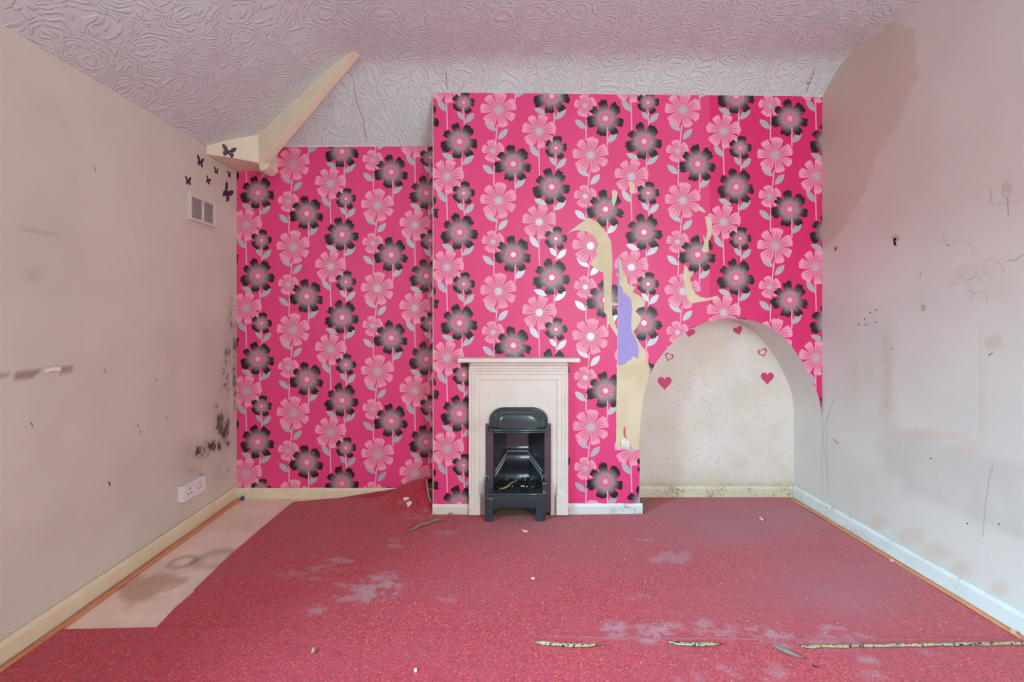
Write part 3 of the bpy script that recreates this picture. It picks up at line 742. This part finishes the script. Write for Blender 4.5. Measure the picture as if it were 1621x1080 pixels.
carpet('carpet', front_outer, .03, 'separate front strip of red flecked carpet nearest the viewer', 2, False)
bm = bmesh.new()                                    # pale backing shows along the raised corner
cp = [Vector((x, y, float(carpet_z(x, y))-.003)) for x, y in ((-.412, YB-.034), (-.404, 2.80), (-.394, 2.76), (-.382, 2.72), (-.370, 2.697), (-.35, 2.668))]
tube(bm, cp, .005, 6); b0 = obj('carpet_backing_edge', bm, M_carpet_back); b0.parent = bpy.data.objects['carpet']; b0['label'] = 'pale frayed backing along the curled edge'

# gripper rods
def gripper(x, label):
    bm = bmesh.new(); n = 40
    for sgn in (0,):
        tube(bm, [(x+.002*math.sin(i*.9), YR+.02+(YB-.03-YR-.02)*i/n, .0075+.001*math.sin(i*1.7)) for i in range(n+1)], .0125, 6, .5)
    return tag(obj('gripper_rod', bm, M_gripper), label, 'carpet gripper')
gripper(XL+.040, 'orange wooden gripper rod along the left skirting'); gripper(XR-.036, 'orange wooden gripper rod along the right skirting')
# worn edging strips over the carpet join
def edging(pts, r, label):
    bm = bmesh.new(); n = len(pts)
    rr = [r*(.45 if i in (0, n-1) else 1+.18*math.sin(i*2.3)) for i in range(n)]
    tube(bm, [PF(x, y, .020) for x, y in pts], rr, 8, .55)
    return tag(obj('edging_strip', bm, M_edging, None, True), label, 'edging strip')
edging([(848, 1017), (860, 1018), (880, 1020), (900, 1021.5), (920, 1022), (935, 1021), (948, 1020)], .0075, 'short curved edging strip at the left end of the carpet join')
edging([(1059, 1016.5), (1070, 1018), (1085, 1019.5), (1105, 1020.5), (1125, 1019.8), (1141, 1018.5)], .0075, 'short straight edging strip, middle piece on the carpet join')
edging([(1268, 1024)] + [(1268+i*17, 1023.8-i*.27+.5*math.sin(i*1.9)) for i in range(1, 23)], .0065, 'long mottled edging strip reaching the right wall')

# ------------------------------------------------------------------ fireplace
YS = 2.578                                          # front of the surround frame
fire = empty('fireplace', P(820, 815, YF)); fire.location.z = 0
tag(fire, 'small cream painted cast iron fireplace set in pink floral wallpaper', 'fireplace')
def rect_prism(x0, x1, y0, y1, yf, yb, bv=.0025):
    bm = bmesh.new(); a = P(x0, y0, yf); c = P(x1, y1, yf); box(bm, a.x, c.x, yf, yb, max(c.z, 0.001), a.z)
    return bevel(bm, bv, 2) if bv else bm
plate = [(745, 816.5), (745, 580), (897, 580), (897, 816.5), (871.5, 816.5), (871.5, 672), (867, 671), (866, 662), (862, 654), (856, 648.5), (847, 645.5), (796, 645.5), (787, 648.5), (781, 654), (777, 662), (775.5, 671), (771, 672), (771, 816.5)]
V, T = cut_sheet(plate, []); bm = sheet_mesh(V, T, lambda x, y: P(x, y, YF-.022), (0, .021, 0)); part('insert_plate', bm, M_surround, fire)
def uframe(bm, o, i, top_o, top_i, bot, yf, yb):
    (xo0, xo1), (xi0, xi1) = o, i
    pts = [P(x, y, yf) for x, y in ((xo0, bot), (xo0, top_o), (xo1, top_o), (xo1, bot), (xi1, bot), (xi1, top_i), (xi0, top_i), (xi0, bot))]
    prism(bm, pts, (0, yb-yf, 0)); return bm
bm = bevel(uframe(bmesh.new(), (742, 899.5), (746.5, 894.5), 575, 588, 784, YS-.004, YF-.001), .003, 3); part('outer_moulding', bm, M_surround, fire)
bm = bevel(uframe(bmesh.new(), (746.6, 894.4), (751, 890), 588.1, 593, 784, YS+.003, YF-.001), .0025, 3); part('middle_moulding', bm, M_surround, fire)
bm = bevel(uframe(bmesh.new(), (751.1, 889.9), (758, 882), 593.1, 601.5, 784, YS+.009, YF-.001), .0025, 2); part('inner_moulding', bm, M_surround, fire)
for x0, x1 in ((742.5, 760), (881, 899.5)): part('plinth_block', rect_prism(x0, x1, 784.2, 816, YS-.010, YF-.001, .002), M_surround, fire)
bm = rect_prism(744, 898, 573.8, 579, YS-.030, YF-.001, .004); part('shelf_moulding', bm, M_surround, fire)
bm = rect_prism(743, 899, 579.2, 584, YS-.014, YF-.001, .003); part('shelf_moulding', bm, M_surround, fire)
bm = rect_prism(724, 919, 567.6, 574.2, 2.505, YF-.001, .005); part('mantel_shelf', bm, M_surround, fire)
# iron frame stiles and hood
for x0, x1 in ((768.8, 781), (861.5, 872.5)):
    bm = rect_prism(x0, x1, 671, 812.5, YF-.034, YF+.02, .004); s = part('iron_stile', bm, M_iron_frame, fire)
    for yb_ in (690, 735):
        if yb_ == 735 and x0 < 800: continue
        bm = bmesh.new(); bmesh.ops.create_uvsphere(bm, u_segments=10, v_segments=6, radius=.006); bmesh.ops.translate(bm, verts=bm.verts[:], vec=P((x0+x1)/2, yb_, YF-.035)); part('bolt', bm, M_iron_frame, s, True)
def hood_ring(ins, y):
    L, R, Tp, Bt = 774.5+ins, 867.5-ins, 644.8+ins*.75, 681; r = 24-ins*.55; out = []
    for a in np.linspace(math.pi, math.pi/2, 9): out.append(P(L+r+r*math.cos(a), Tp+r*.86-r*.86*math.sin(a), y))
    for a in np.linspace(math.pi/2, 0, 9): out.append(P(R-r+r*math.cos(a), Tp+r*.86-r*.86*math.sin(a), y))
    return [P(L, Bt, y)] + out + [P(R, Bt, y)]
bm = bmesh.new(); rings = []
for ins, y in ((0, YF-.01), (0, YF-.036), (1.2, YF-.042), (3, YF-.040), (4, YF-.037), (5.5, YF-.040), (8, YF-.052), (12, YF-.070), (16, YF-.082), (21, YF-.086)):
    rings.append([bm.verts.new(p) for p in hood_ring(ins, y)])
for r0, r1 in zip(rings[:-1], rings[1:]):
    for k in range(len(r0)-1): bm.faces.new((r0[k], r0[k+1], r1[k+1], r1[k]))
bm.faces.new(rings[-1]); bmesh.ops.recalc_face_normals(bm, faces=bm.faces[:]); part('hood', bm, M_iron, fire, True)
bm = bmesh.new()
hp = [P(773.5, 678, YF-.03), P(778, 680.5, YF-.07), P(786, 681.5, YF-.092), P(821, 681.8, YF-.096), P(856, 681.5, YF-.092), P(864, 680.5, YF-.07), P(868.5, 678, YF-.03)]
tube(bm, hp, .0075, 10); tube(bm, [p+Vector((0, .004, -.012)) for p in hp], .0055, 10); part('hood_lip', bm, M_iron, fire, True)
# firebox: cheeks, back, soffit
yb_ = 2.79
def fb(px, py, y): return P(px, py, y)
cl0, cl1 = P(781, 680, YF-.012).x, P(801.5, 680, yb_).x; cr0, cr1 = P(861, 680, YF-.012).x, P(836.5, 680, yb_).x
zt, zb0 = P(800, 660, YF).z, .0
for nm, xa, xb in (('fire_cheek', cl0, cl1), ('fire_cheek', cr0, cr1)):
    bm = bmesh.new(); prism(bm, [Vector((xa, YF-.014, zb0+.001)), Vector((xb, yb_, zb0+.001)), Vector((xb, yb_, zt)), Vector((xa, YF-.014, zt))], (.012*(1 if xa > .2 else -1), .004, 0)); part(nm, bm, M_iron_in, fire)
bm = bmesh.new(); zprof = np.linspace(.08, zt, 26); rows = []
zr = P(800, 714, yb_-.02).z
for z in zprof:
    t = (zr-z)
    off = 0 if t < 0 else .022+.020*math.sin(t*34)+.10*t*t
    rows.append([bm.verts.new((cl1+(cr1-cl1)*k/6-(.006 if k == 0 else 0)+(.006 if k == 6 else 0), yb_+.002-off-.006*math.sin(math.pi*k/6), z)) for k in range(7)])
for r0, r1 in zip(rows[:-1], rows[1:]):
    for k in range(6): bm.faces.new((r0[k], r0[k+1], r1[k+1], r1[k]))
bmesh.ops.recalc_face_normals(bm, faces=bm.faces[:]); part('fireback', bm, M_iron_in, fire, True)
bm = bmesh.new(); box(bm, cl0-.02, cr0+.02, YF-.01, yb_+.01, zt, zt+.012); part('firebox_top', bm, M_dark, fire)
for dz, r in ((0, .0055), (-.020, .0045), (-.030, .0035)):
    bm = bmesh.new()
    xq = lambda f, s: (cl0+(cl1-cl0)*f) if s < 0 else (cr0+(cr1-cr0)*f)
    yq = lambda f: YF-.014+(yb_-YF+.014)*f
    path = [(xq(.05, -1)+.006, yq(.05), zr-.072+dz), (xq(.9, -1)+.006, yq(.9)-.006, zr-.012+dz), (xq(.97, -1)+.008, yq(.93)-.01, zr+dz), (xq(.97, 1)-.008, yq(.93)-.01, zr+dz), (xq(.9, 1)-.006, yq(.9)-.006, zr-.012+dz), (xq(.05, 1)-.006, yq(.05), zr-.072+dz)]
    tube(bm, path, r, 8); part('fireback_rim', bm, M_rim, fire, True)

# fire basket standing in the opening
bk = empty('fire_basket', P(816, 829, 2.50)); bk.location.z = .009
tag(bk, 'glossy black cast iron fire basket on two legs in the fireplace opening', 'fire grate')
yfB = 2.503; z0 = .0105
def curve_front(px, dy=0):   # bowed front
    t = (px-816)/49; return yfB+.020*t*t*t*t+dy
def bowed(x0, x1, ytop, ybot_f, th, n=14, name='x'):
    bm = bmesh.new(); top_f = []; bot_f = []; top_b = []; bot_b = []
    for i in range(n+1):
        px = x0+(x1-x0)*i/n; y = curve_front(px)
        tf = P(px, ytop, y); bf = P(px, ybot_f(px), y); bf.y += .006
        top_f.append(bm.verts.new(tf)); bot_f.append(bm.verts.new(bf)); top_b.append(bm.verts.new(tf+Vector((0, th, 0)))); bot_b.append(bm.verts.new(bf+Vector((0, th, 0))))
    for i in range(n):
        bm.faces.new((top_f[i], top_f[i+1], bot_f[i+1], bot_f[i])); bm.faces.new((top_b[i+1], top_b[i], bot_b[i], bot_b[i+1]))
        bm.faces.new((top_f[i+1], top_f[i], top_b[i], top_b[i+1])); bm.faces.new((bot_f[i], bot_f[i+1], bot_b[i+1], bot_b[i]))
    bm.faces.new((top_f[0], bot_f[0], bot_b[0], top_b[0])); bm.faces.new((top_f[-1], top_b[-1], bot_b[-1], bot_f[-1]))
    bmesh.ops.recalc_face_normals(bm, faces=bm.faces[:]); return bevel(bm, .002, 2, 50)
part('apron', bowed(768.5, 862.5, 784, lambda px: 808.5-3.5*math.exp(-((px-816)/34)**4)*1.0, .014), M_iron, bk, True)
bm = bmesh.new(); led = [P(px, 781.2, curve_front(px)) for px in np.linspace(766.5, 865, 13)]
bk_l = [Vector((led[-1].x, YF-.03, led[0].z)), Vector((led[0].x, YF-.03, led[0].z))]
prism(bm, [p+Vector((0, -.006, 0)) for p in led]+bk_l, (0, 0, -.013)); bevel(bm, .004, 3); part('top_ledge', bm, M_iron, bk)
for s, (x0, x1) in ((-1, (767.5, 780.5)), (1, (848.5, 863.5))):
    bm = bmesh.new(); a = P(x0, 785, yfB+.004); c = P(x1, 829, yfB+.004); xm0, xm1 = (a.x, c.x)
    pr = [(xm0, yfB+.006 if s > 0 else yfB+.012), ((xm0+xm1)/2, yfB+.001), (xm1, yfB+.012 if s > 0 else yfB+.006), (xm1, yfB+.045), (xm0, yfB+.045)]
    prism(bm, [Vector((x, y, z0)) for x, y in pr], (0, 0, P(0, 790, yfB).z-z0)); bevel(bm, .002, 2); part('leg', bm, M_iron, bk)
    bm = bmesh.new(); xx = (xm1-.004) if s < 0 else (xm0+.004)
    tube(bm, [(xx, yfB+.03, .050), (xx-s*.03, yfB+.04, .072), (xx-s*.045, yfB+.06, .078)], .005, 6); part('leg_brace', bm, M_iron, bk, True)
    # upright lug with a looped hook
    bm = bmesh.new(); x0l, x1l = ((767, 775) if s < 0 else (858, 866)); a = P(x0l, 764, YF-.075); c = P(x1l, 780, YF-.075); box(bm, a.x, c.x, YF-.085, YF-.035, c.z, a.z); bevel(bm, .003, 2); lug = part('lug', bm, M_iron, bk)
    bm = bmesh.new(); cx_ = (a.x+c.x)/2
    tube(bm, [(cx_+.010*math.cos(t), YF-.045, a.z+.012+.016*math.sin(t)) for t in np.linspace(-.5, 3.64, 10)], .004, 6, 1, (0, 1, 0)); part('hook', bm, M_rim, lug, True)
for k in range(7):                                  # fire bars of the bed
    bm = bmesh.new(); x = cl0+.03+(cr0-cl0-.06)*k/6; tube(bm, [(x, yfB+.03, .150), (x, 2.74, .150)], .006, 6); part('fire_bar', bm, M_iron, bk, True)
def lump(name, loc, r, mat, sub=1, sq=(1, 1, .6), seed=0):
    bm = bmesh.new(); bmesh.ops.create_icosphere(bm, subdivisions=sub, radius=r); rr = random.Random(seed)
    for v in bm.verts:
        k = 1+rr.uniform(-.3, .3); v.co = Vector((v.co.x*sq[0]*k, v.co.y*sq[1]*k, v.co.z*sq[2]*k))
    zl = min(v.co.z for v in bm.verts)
    o = obj(name, bm, mat); o.location = Vector(loc)-Vector((0, 0, zl)); return o
bm = bmesh.new(); rr = random.Random(4)             # cinders on the bars: too many to count
for k in range(170):
    b2 = bmesh.ops.create_icosphere(bm, subdivisions=1, radius=rr.uniform(.006, .013))
    t = rr.random(); xx = cl0+.02+(cr0-cl0-.04)*rr.random(); yy = 2.55+.17*t
    fx_ = min(1, abs((xx-(cl0+cr0)/2)/((cr0-cl0)/2))); 
    bmesh.ops.translate(bm, verts=b2['verts'], vec=(xx, yy-.06*fx_*t, .160+.022*t*rr.random()))
tag(obj('cinders', bm, M_ash), 'black cinders heaped on the bars of the fire basket', 'cinders', None, 'stuff')
bm = bmesh.new(); tube(bm, [(cl0+.035, 2.545, .176), (cl0+.06, 2.545, .180), (cl0+.085, 2.56, .186), (cl0+.10, 2.58, .196), (cl0+.14, 2.60, .204)], [.003, .005, .006, .004, .002], 6)
tag(obj('twig', bm, M_leaf, None, True), 'pale brown twig lying in the fire basket', 'twig')
lbs = ['largest pale chip on the cinders, rear left of the cluster', 'brownish chip just right of the largest pale one on the cinders', 'pale chip nearest the front of the cinder cluster', 'lone tiny chip at the right of the cinders', 'lone pale chip beside the twig on the cinders']
for k, (px, py, r, mt) in enumerate(((826, 770, .006, M_crumb), (834, 772, .005, M_chip), (829, 776, .006, M_crumb), (843, 771, .003, M_crumb), (811, 776, .004, M_crumb))):
    p = P(px, py, 2.56); p.z = .181
    tag(lump('ash_chip', p, r, mt, 1, (1, 1, .7), k), lbs[k], 'chip', 'pale chips in the fire basket')

# ------------------------------------------------------------------ socket and vent on the left wall
def wall_box(bm, y0, y1, z0, z1, d0, d1): return box(bm, XL+d0, XL+d1, y0, y1, z0, z1)
pa, pb = PL(281, 770.5), PL(316, 781)
sy0, sy1 = pa.y, pb.y; sz1 = PL(281, 771).z; sz0 = PL(281, 796).z
sock = empty('wall_socket', (XL, (sy0+sy1)/2, (sz0+sz1)/2)); tag(sock, 'white surface mounted double socket low on the left wall below the mould', 'socket')
bm = bmesh.new(); wall_box(bm, sy0, sy1, sz0, sz1, .001, .026); bevel(bm, .003, 2); part('back_box', bm, M_white, sock)
bm = bmesh.new(); wall_box(bm, sy0-.001, sy1+.001, sz0-.001, sz1+.001, .0265, .033); bevel(bm, .003, 2); fp = part('face_plate', bm, M_white, sock)
zc = (sz0+sz1)/2; w = sy1-sy0
for k in range(2):
    yc = sy0+w*(.27+.46*k)
    for dy, dz, hy, hz in ((0, .014, .003, .006), (-.012, -.010, .005, .0025), (.012, -.010, .005, .0025)):
        bm = bmesh.new(); wall_box(bm, yc+dy-hy, yc+dy+hy, zc+dz-hz, zc+dz+hz, .0325, .0335); part('pin_slot', bm, M_dark, fp)
    bm = bmesh.new(); ys_ = sy0+w*(.42+.16*k); wall_box(bm, ys_-.005, ys_+.005, zc+.012, zc+.030, .033, .037); bevel(bm, .0015, 1); part('rocker_switch', bm, M_white, fp)
bm = bmesh.new(); tube(bm, [(XL+.02, sy1-.03, sz1+.012), (XL+.016, sy1-.01, sz1+.004), (XL+.012, sy1+.012, sz1-.006)], .003, 6)
part('loose_cable', bm, M_leaf, sock, True)

pa, pb = PL(295, 303), PL(338, 318)
vy0, vy1 = pa.y, pb.y; vz1 = PL(296, 305).z; vz0 = PL(296, 348).z
vent = empty('air_vent', (XL, (vy0+vy1)/2, (vz0+vz1)/2)); tag(vent, 'white louvred air vent high on the left wall under the butterflies', 'vent')
bm = bmesh.new(); wall_box(bm, vy0-.012, vy1+.02, vz0-.014, vz1+.014, .0006, .0026); part('mounting_plate', bm, M_left, vent); set_stain(bpy.data.objects['mounting_plate'].data, np.zeros((8, 3), np.float32))
fw = .020
for y0, y1, z0_, z1_ in ((vy0, vy0+fw, vz0, vz1), (vy1-fw, vy1, vz0, vz1), (vy0+fw, vy1-fw, vz0, vz0+fw*.8), (vy0+fw, vy1-fw, vz1-fw*.8, vz1)):
    bm = bmesh.new(); wall_box(bm, y0, y1, z0_, z1_, .003, .019); bevel(bm, .003, 2); part('vent_frame', bm, M_offw, vent)
bm = bmesh.new(); wall_box(bm, (vy0+vy1)/2-.005, (vy0+vy1)/2+.005, vz0+.014, vz1-.014, .0065, .018); bevel(bm, .0015, 1); part('vent_mullion', bm, M_offw, vent)
bm = bmesh.new(); wall_box(bm, vy0+.015, vy1-.015, vz0+.012, vz1-.012, .003, .0045); part('vent_backing', bm, M_crack, vent)
ns = 12; sl_me = None
for side in (0, 1):
    ya = vy0+fw if side == 0 else (vy0+vy1)/2+.005; yb2 = (vy0+vy1)/2-.005 if side == 0 else vy1-fw
    for k in range(ns):
        z = vz0+fw*.8+(vz1-vz0-fw*1.6)*(k+.5)/ns
        bm = bmesh.new(); prism(bm, [Vector((XL+.006, ya, z+.004)), Vector((XL+.015, ya, z-.003)), Vector((XL+.0155, ya, z-.0015)), Vector((XL+.0065, ya, z+.0055))], (0, yb2-ya, 0))
        part('slat', bm, M_offw, vent)

# ------------------------------------------------------------------ stickers
UPW = [(0, .05), (.10, .30), (.35, .75), (.70, 1.0), (.95, 1.02), (1.0, .85), (.88, .45), (.60, .10), (.25, -.02)]
LOW = [(0, -.02), (.25, -.06), (.55, .0), (.74, -.12), (.76, -.40), (.58, -.72), (.38, -.78), (.20, -.50), (.06, -.25)]
def butterfly(c, ex, ey, size, rot, fold, label, big=False):
    """c centre on the wall; ex, ey the wall's axes"""
    ex, ey = Vector(ex), Vector(ey); n = ex.cross(ey); ca, sa = math.cos(rot), math.sin(rot)
    o = empty('butterfly_sticker', c); tag(o, label, 'butterfly sticker', 'butterfly stickers on the left corner')
    def pt(x, y, lift): xr, yr = x*ca-y*sa, x*sa+y*ca; return Vector(c)+ex*xr*size+ey*yr*size+n*lift
    for s, f in ((-1, fold[0]), (1, fold[1])):
        for poly, nm in ((UPW, 'upper_wing'), (LOW, 'lower_wing')):
            pl = [(s*f*x, y) for x, y in poly]; cx0 = sum(p[0] for p in pl)/len(pl); cy0 = sum(p[1] for p in pl)/len(pl)
            bm = bmesh.new(); prism(bm, [pt(x, y, .0012) for x, y in pl], n*.0008); wg = part(nm, bm, M_butter_d, o)
            bm = bmesh.new(); kx = .66 if big else .5
            prism(bm, [pt(cx0+(x-cx0)*kx, cy0+(y-cy0)*kx, .0022) for x, y in pl], n*.0005); part('wing_panel', bm, M_butter_p, wg)
    bm = bmesh.new(); tube(bm, [pt(0, .30, .003), pt(0, .1, .003), pt(0, -.2, .003), pt(0, -.45, .003)], [size*.03, size*.07, size*.06, size*.02], 6, 1, n); part('body', bm, M_butter_d, o)
    return o
WY, WZ = (0, 1, 0), (0, 0, 1)
NX = Vector((.0, 0, 0))
for x, y, s, r, fo_, lb in ((317, 257, .026, -.1, (1, .9), 'dark butterfly sticker highest on the left wall, second largest beside the beam'),
                           (342, 271, .018, 0, (1, .9), 'small dark butterfly sticker just right of the highest one on the wall'),
                           (363, 277, .018, .15, (1, .8), 'tiny dark butterfly sticker tight against the pink wallpaper corner'),
                           (297.5, 287, .021, .1, (.9, 1), 'small dark butterfly sticker above the left edge of the air vent'),
                           (329, 286, .021, -.3, (.7, .9), 'small tilted butterfly sticker above the right half of the air vent'),
                           (359, 306, .044, -.55, (.7, .8), 'larger purple butterfly sticker on the wall right of the air vent')):
    butterfly(PL(x, y), WY, WZ, s*(1.35 if s > .04 else 1.2), r, fo_, lb, s > .04)
m_ = A0.lerp(A1, .42); bn = (A1-A0).normalized(); 
pc = P(362, 241, 2.70); dd = Vector((soff[2].x-soff[1].x, soff[2].y-soff[1].y, 0)).normalized()
# point on the soffit box front along this line of sight
t_ = (362-CX)/F; k_ = dd.y/dd.x; yy = (soff[1].y-k_*soff[1].x)/(1-k_*t_)
butterfly(P(362, 241, yy), dd, WZ, .036, -.12, (1, 1), 'large purple butterfly sticker on the cream beam face', True)

def heart_pts(s, rot):
    out = []
    for t in np.linspace(0, 2*math.pi, 25)[:-1]:
        x = 16*math.sin(t)**3; y = 13*math.cos(t)-5*math.cos(2*t)-2*math.cos(3*t)-math.cos(4*t)
        x, y = x/16, y/15; out.append((s*(x*math.cos(rot)-y*math.sin(rot)), s*(x*math.sin(rot)+y*math.cos(rot))))
    return out
def heart(px, py, size, rot, label, outline=False):
    c = P(px, py, YB); bm = bmesh.new(); pts = heart_pts(size, rot)
    if not outline: prism(bm, [c+Vector((x, -.0022, z)) for x, z in pts], (0, .0012, 0))
    else:
        inn = heart_pts(size*.68, rot); n = len(pts)
        o1 = [bm.verts.new(c+Vector((x, -.0022, z))) for x, z in pts]; i1 = [bm.verts.new(c+Vector((x, -.0022, z))) for x, z in inn]
        o2 = [bm.verts.new(c+Vector((x, -.001, z))) for x, z in pts]; i2 = [bm.verts.new(c+Vector((x, -.001, z))) for x, z in inn]
        for k in range(n):
            j = (k+1) % n
            bm.faces.new((o1[k], o1[j], i1[j], i1[k])); bm.faces.new((o1[k], o2[k], o2[j], o1[j])); bm.faces.new((i1[k], i1[j], i2[j], i2[k]))
        bmesh.ops.recalc_face_normals(bm, faces=bm.faces[:])
    return tag(obj('heart_sticker', bm, M_heart), label, 'heart sticker', 'heart stickers in the niche')
heart(1052, 605.5, .044, 0, 'large solid pink heart sticker low on the left side of the niche')
heart(1059, 565, .028, -.35, 'outline heart sticker on the left side of the niche', True)
heart(1092, 526, .032, -.35, 'solid heart sticker at the top left of the niche, half hidden by the arch')
heart(1168, 523, .029, .35, 'solid pink heart sticker at the top of the niche')
heart(1207, 558, .029, .35, 'outline heart sticker on the right side of the niche', True)
heart(1214.5, 598, .041, 0, 'large solid pink heart sticker low on the right side of the niche')

# ------------------------------------------------------------------ bits lying about
zt_ = .0105
def flat_bit(name, pts, z, th, mat, label, cat, group=None, warp=.0):
    bm = bmesh.new(); prism(bm, [PF(x, y, z)+Vector((0, 0, warp*(i % 2))) for i, (x, y) in enumerate(pts)], (0, 0, -th)); return tag(obj(name, bm, mat), label, cat, group)
bm = bmesh.new()
tube(bm, [PF(647, 839, .014), PF(655, 837, .016), PF(661, 833, .018), PF(667, 829.5, .020), PF(677, 828, .017), PF(683, 825, .018), PF(690, 822.5, .020), PF(702, 822, .016)], [.005, .012, .011, .014, .015, .010, .017, .007], 8, .35)
tag(obj('dried_leaf', bm, M_leaf, None, True), 'curled brown dried leaf on the carpet by the chimney breast corner', 'leaf')
tag(lump('ash_lump', PF(715, 817, zt_), .010, M_leaf, 2, (1.1, 1, .8), 5), 'small brown lump on the carpet at the skirting left of the fireplace', 'lump')
tag(lump('plaster_chip', PF(1205, 824, zt_), .014, M_crumb, 1, (.8, 1.4, .55), 6), 'cream plaster chip lying on the carpet in front of the niche', 'plaster chip')
tag(lump('plaster_chip', PF(832, 843, zt_), .012, M_crumb, 1, (1.2, .8, .6), 8), 'cream plaster chip on the carpet in front of the fire basket', 'plaster chip')
tag(lump('plaster_chip', PF(827, 840, zt_), .007, M_chip, 1, (1, 1, .6), 9), 'small brownish chip beside the cream one before the fire basket', 'plaster chip')
tag(lump('plaster_chip', PF(496, 1034, zt_+.002), .010, M_chip, 1, (.7, 1.2, .8), 10), 'tan crumb on the front carpet strip at left', 'plaster chip')
tag(lump('plaster_chip', PF(844, 917, zt_), .008, M_crumb, 1, (1.3, .7, .5), 11), 'pale crumb in the middle of the carpet', 'plaster chip')
tag(lump('plaster_chip', PF(658, 1064, zt_+.002), .007, M_backing, 1, (.8, 1, .8), 12), 'white crumb on the front carpet strip below the middle', 'plaster chip')
tag(lump('plaster_chip', PF(1412, 889, zt_), .010, M_chip, 1, (1.1, .9, .6), 13), 'grey crumb on the carpet beside the right skirting', 'plaster chip')
tag(lump('bead', PF(1604, 1003, zt_), .008, M_chip, 2, (1, 1, .8), 14), 'small grey bead by the right gripper rod in the near corner', 'bead')
bl = lump('blue_cap', Vector((XL+.062, YB-.045, .001)), .012, M_blue, 2, (1, 1, .9), 15); tag(bl, 'small blue plastic cap in the far left floor corner', 'cap')
fl = []
for pts, lb in (([(638, 788), (646, 787), (648, 790), (640, 793)], 'upper white paper scrap on the curled carpet corner'), ([(643, 796), (651, 793), (652, 797), (646, 803)], 'lower white paper scrap on the curled carpet corner')):
    bm = bmesh.new(); q = []
    for x, y in pts:                                # march down the sight line on to the curled carpet
        lo_, hi_ = 2.3, 2.86
        for k in range(40):
            mid_ = (lo_+hi_)/2; p = P(x, y, mid_)
            if p.z > carpet_z(p.x, p.y): lo_ = mid_
            else: hi_ = mid_
        p = P(x, y, lo_-.003); q.append(p)
    prism(bm, q, (0, .001, -.001)); tag(obj('paper_scrap', bm, M_backing), lb, 'paper scrap')
bm = bmesh.new(); tube(bm, [PF(1222, 1019, .021), PF(1232, 1024, .022), PF(1245, 1030, .023), (PF(1258, 1036, .021)), PF(1272, 1041, .021)], [.003, .010, .013, .009, .003], 8, .25)
tag(obj('flattened_leaf', bm, plain('grey_leaf', (140, 126, 122), .8, .25, 60), None, True), 'flattened grey leaf across the carpet join at right', 'leaf')
bm = bmesh.new(); tube(bm, [PF(1286, 1053, .021), PF(1289, 1055, .022), PF(1293, 1056, .021)], .0018, 6); tag(obj('twig', bm, M_dark), 'tiny dark twig on the front carpet at right', 'twig')
bm = bmesh.new(); rr = random.Random(21)            # crumbs all over the carpet, nobody could count them
for k in range(200):
    px = rr.uniform(300, 1500); py = 812+250*rr.random()**1.2
    p = PF(px, py, zt_)
    if p.x > GR-.03 or p.x < left_edge[0].x or p.y > 2.55 or inside([(244, 1000), (464, 797), (200, 797), (100, 1000)], px, py) or px < 466-(py-797)*1.05: continue
    b2 = bmesh.ops.create_icosphere(bm, subdivisions=1, radius=rr.uniform(.0008, .0022)*(1.0 if rr.random() > .06 else 1.8)); bmesh.ops.translate(bm, verts=b2['verts'], vec=p+Vector((0, 0, .001)))
tag(obj('crumbs', bm, M_crumb), 'pale crumbs scattered over the red carpet', 'crumbs', None, 'stuff')
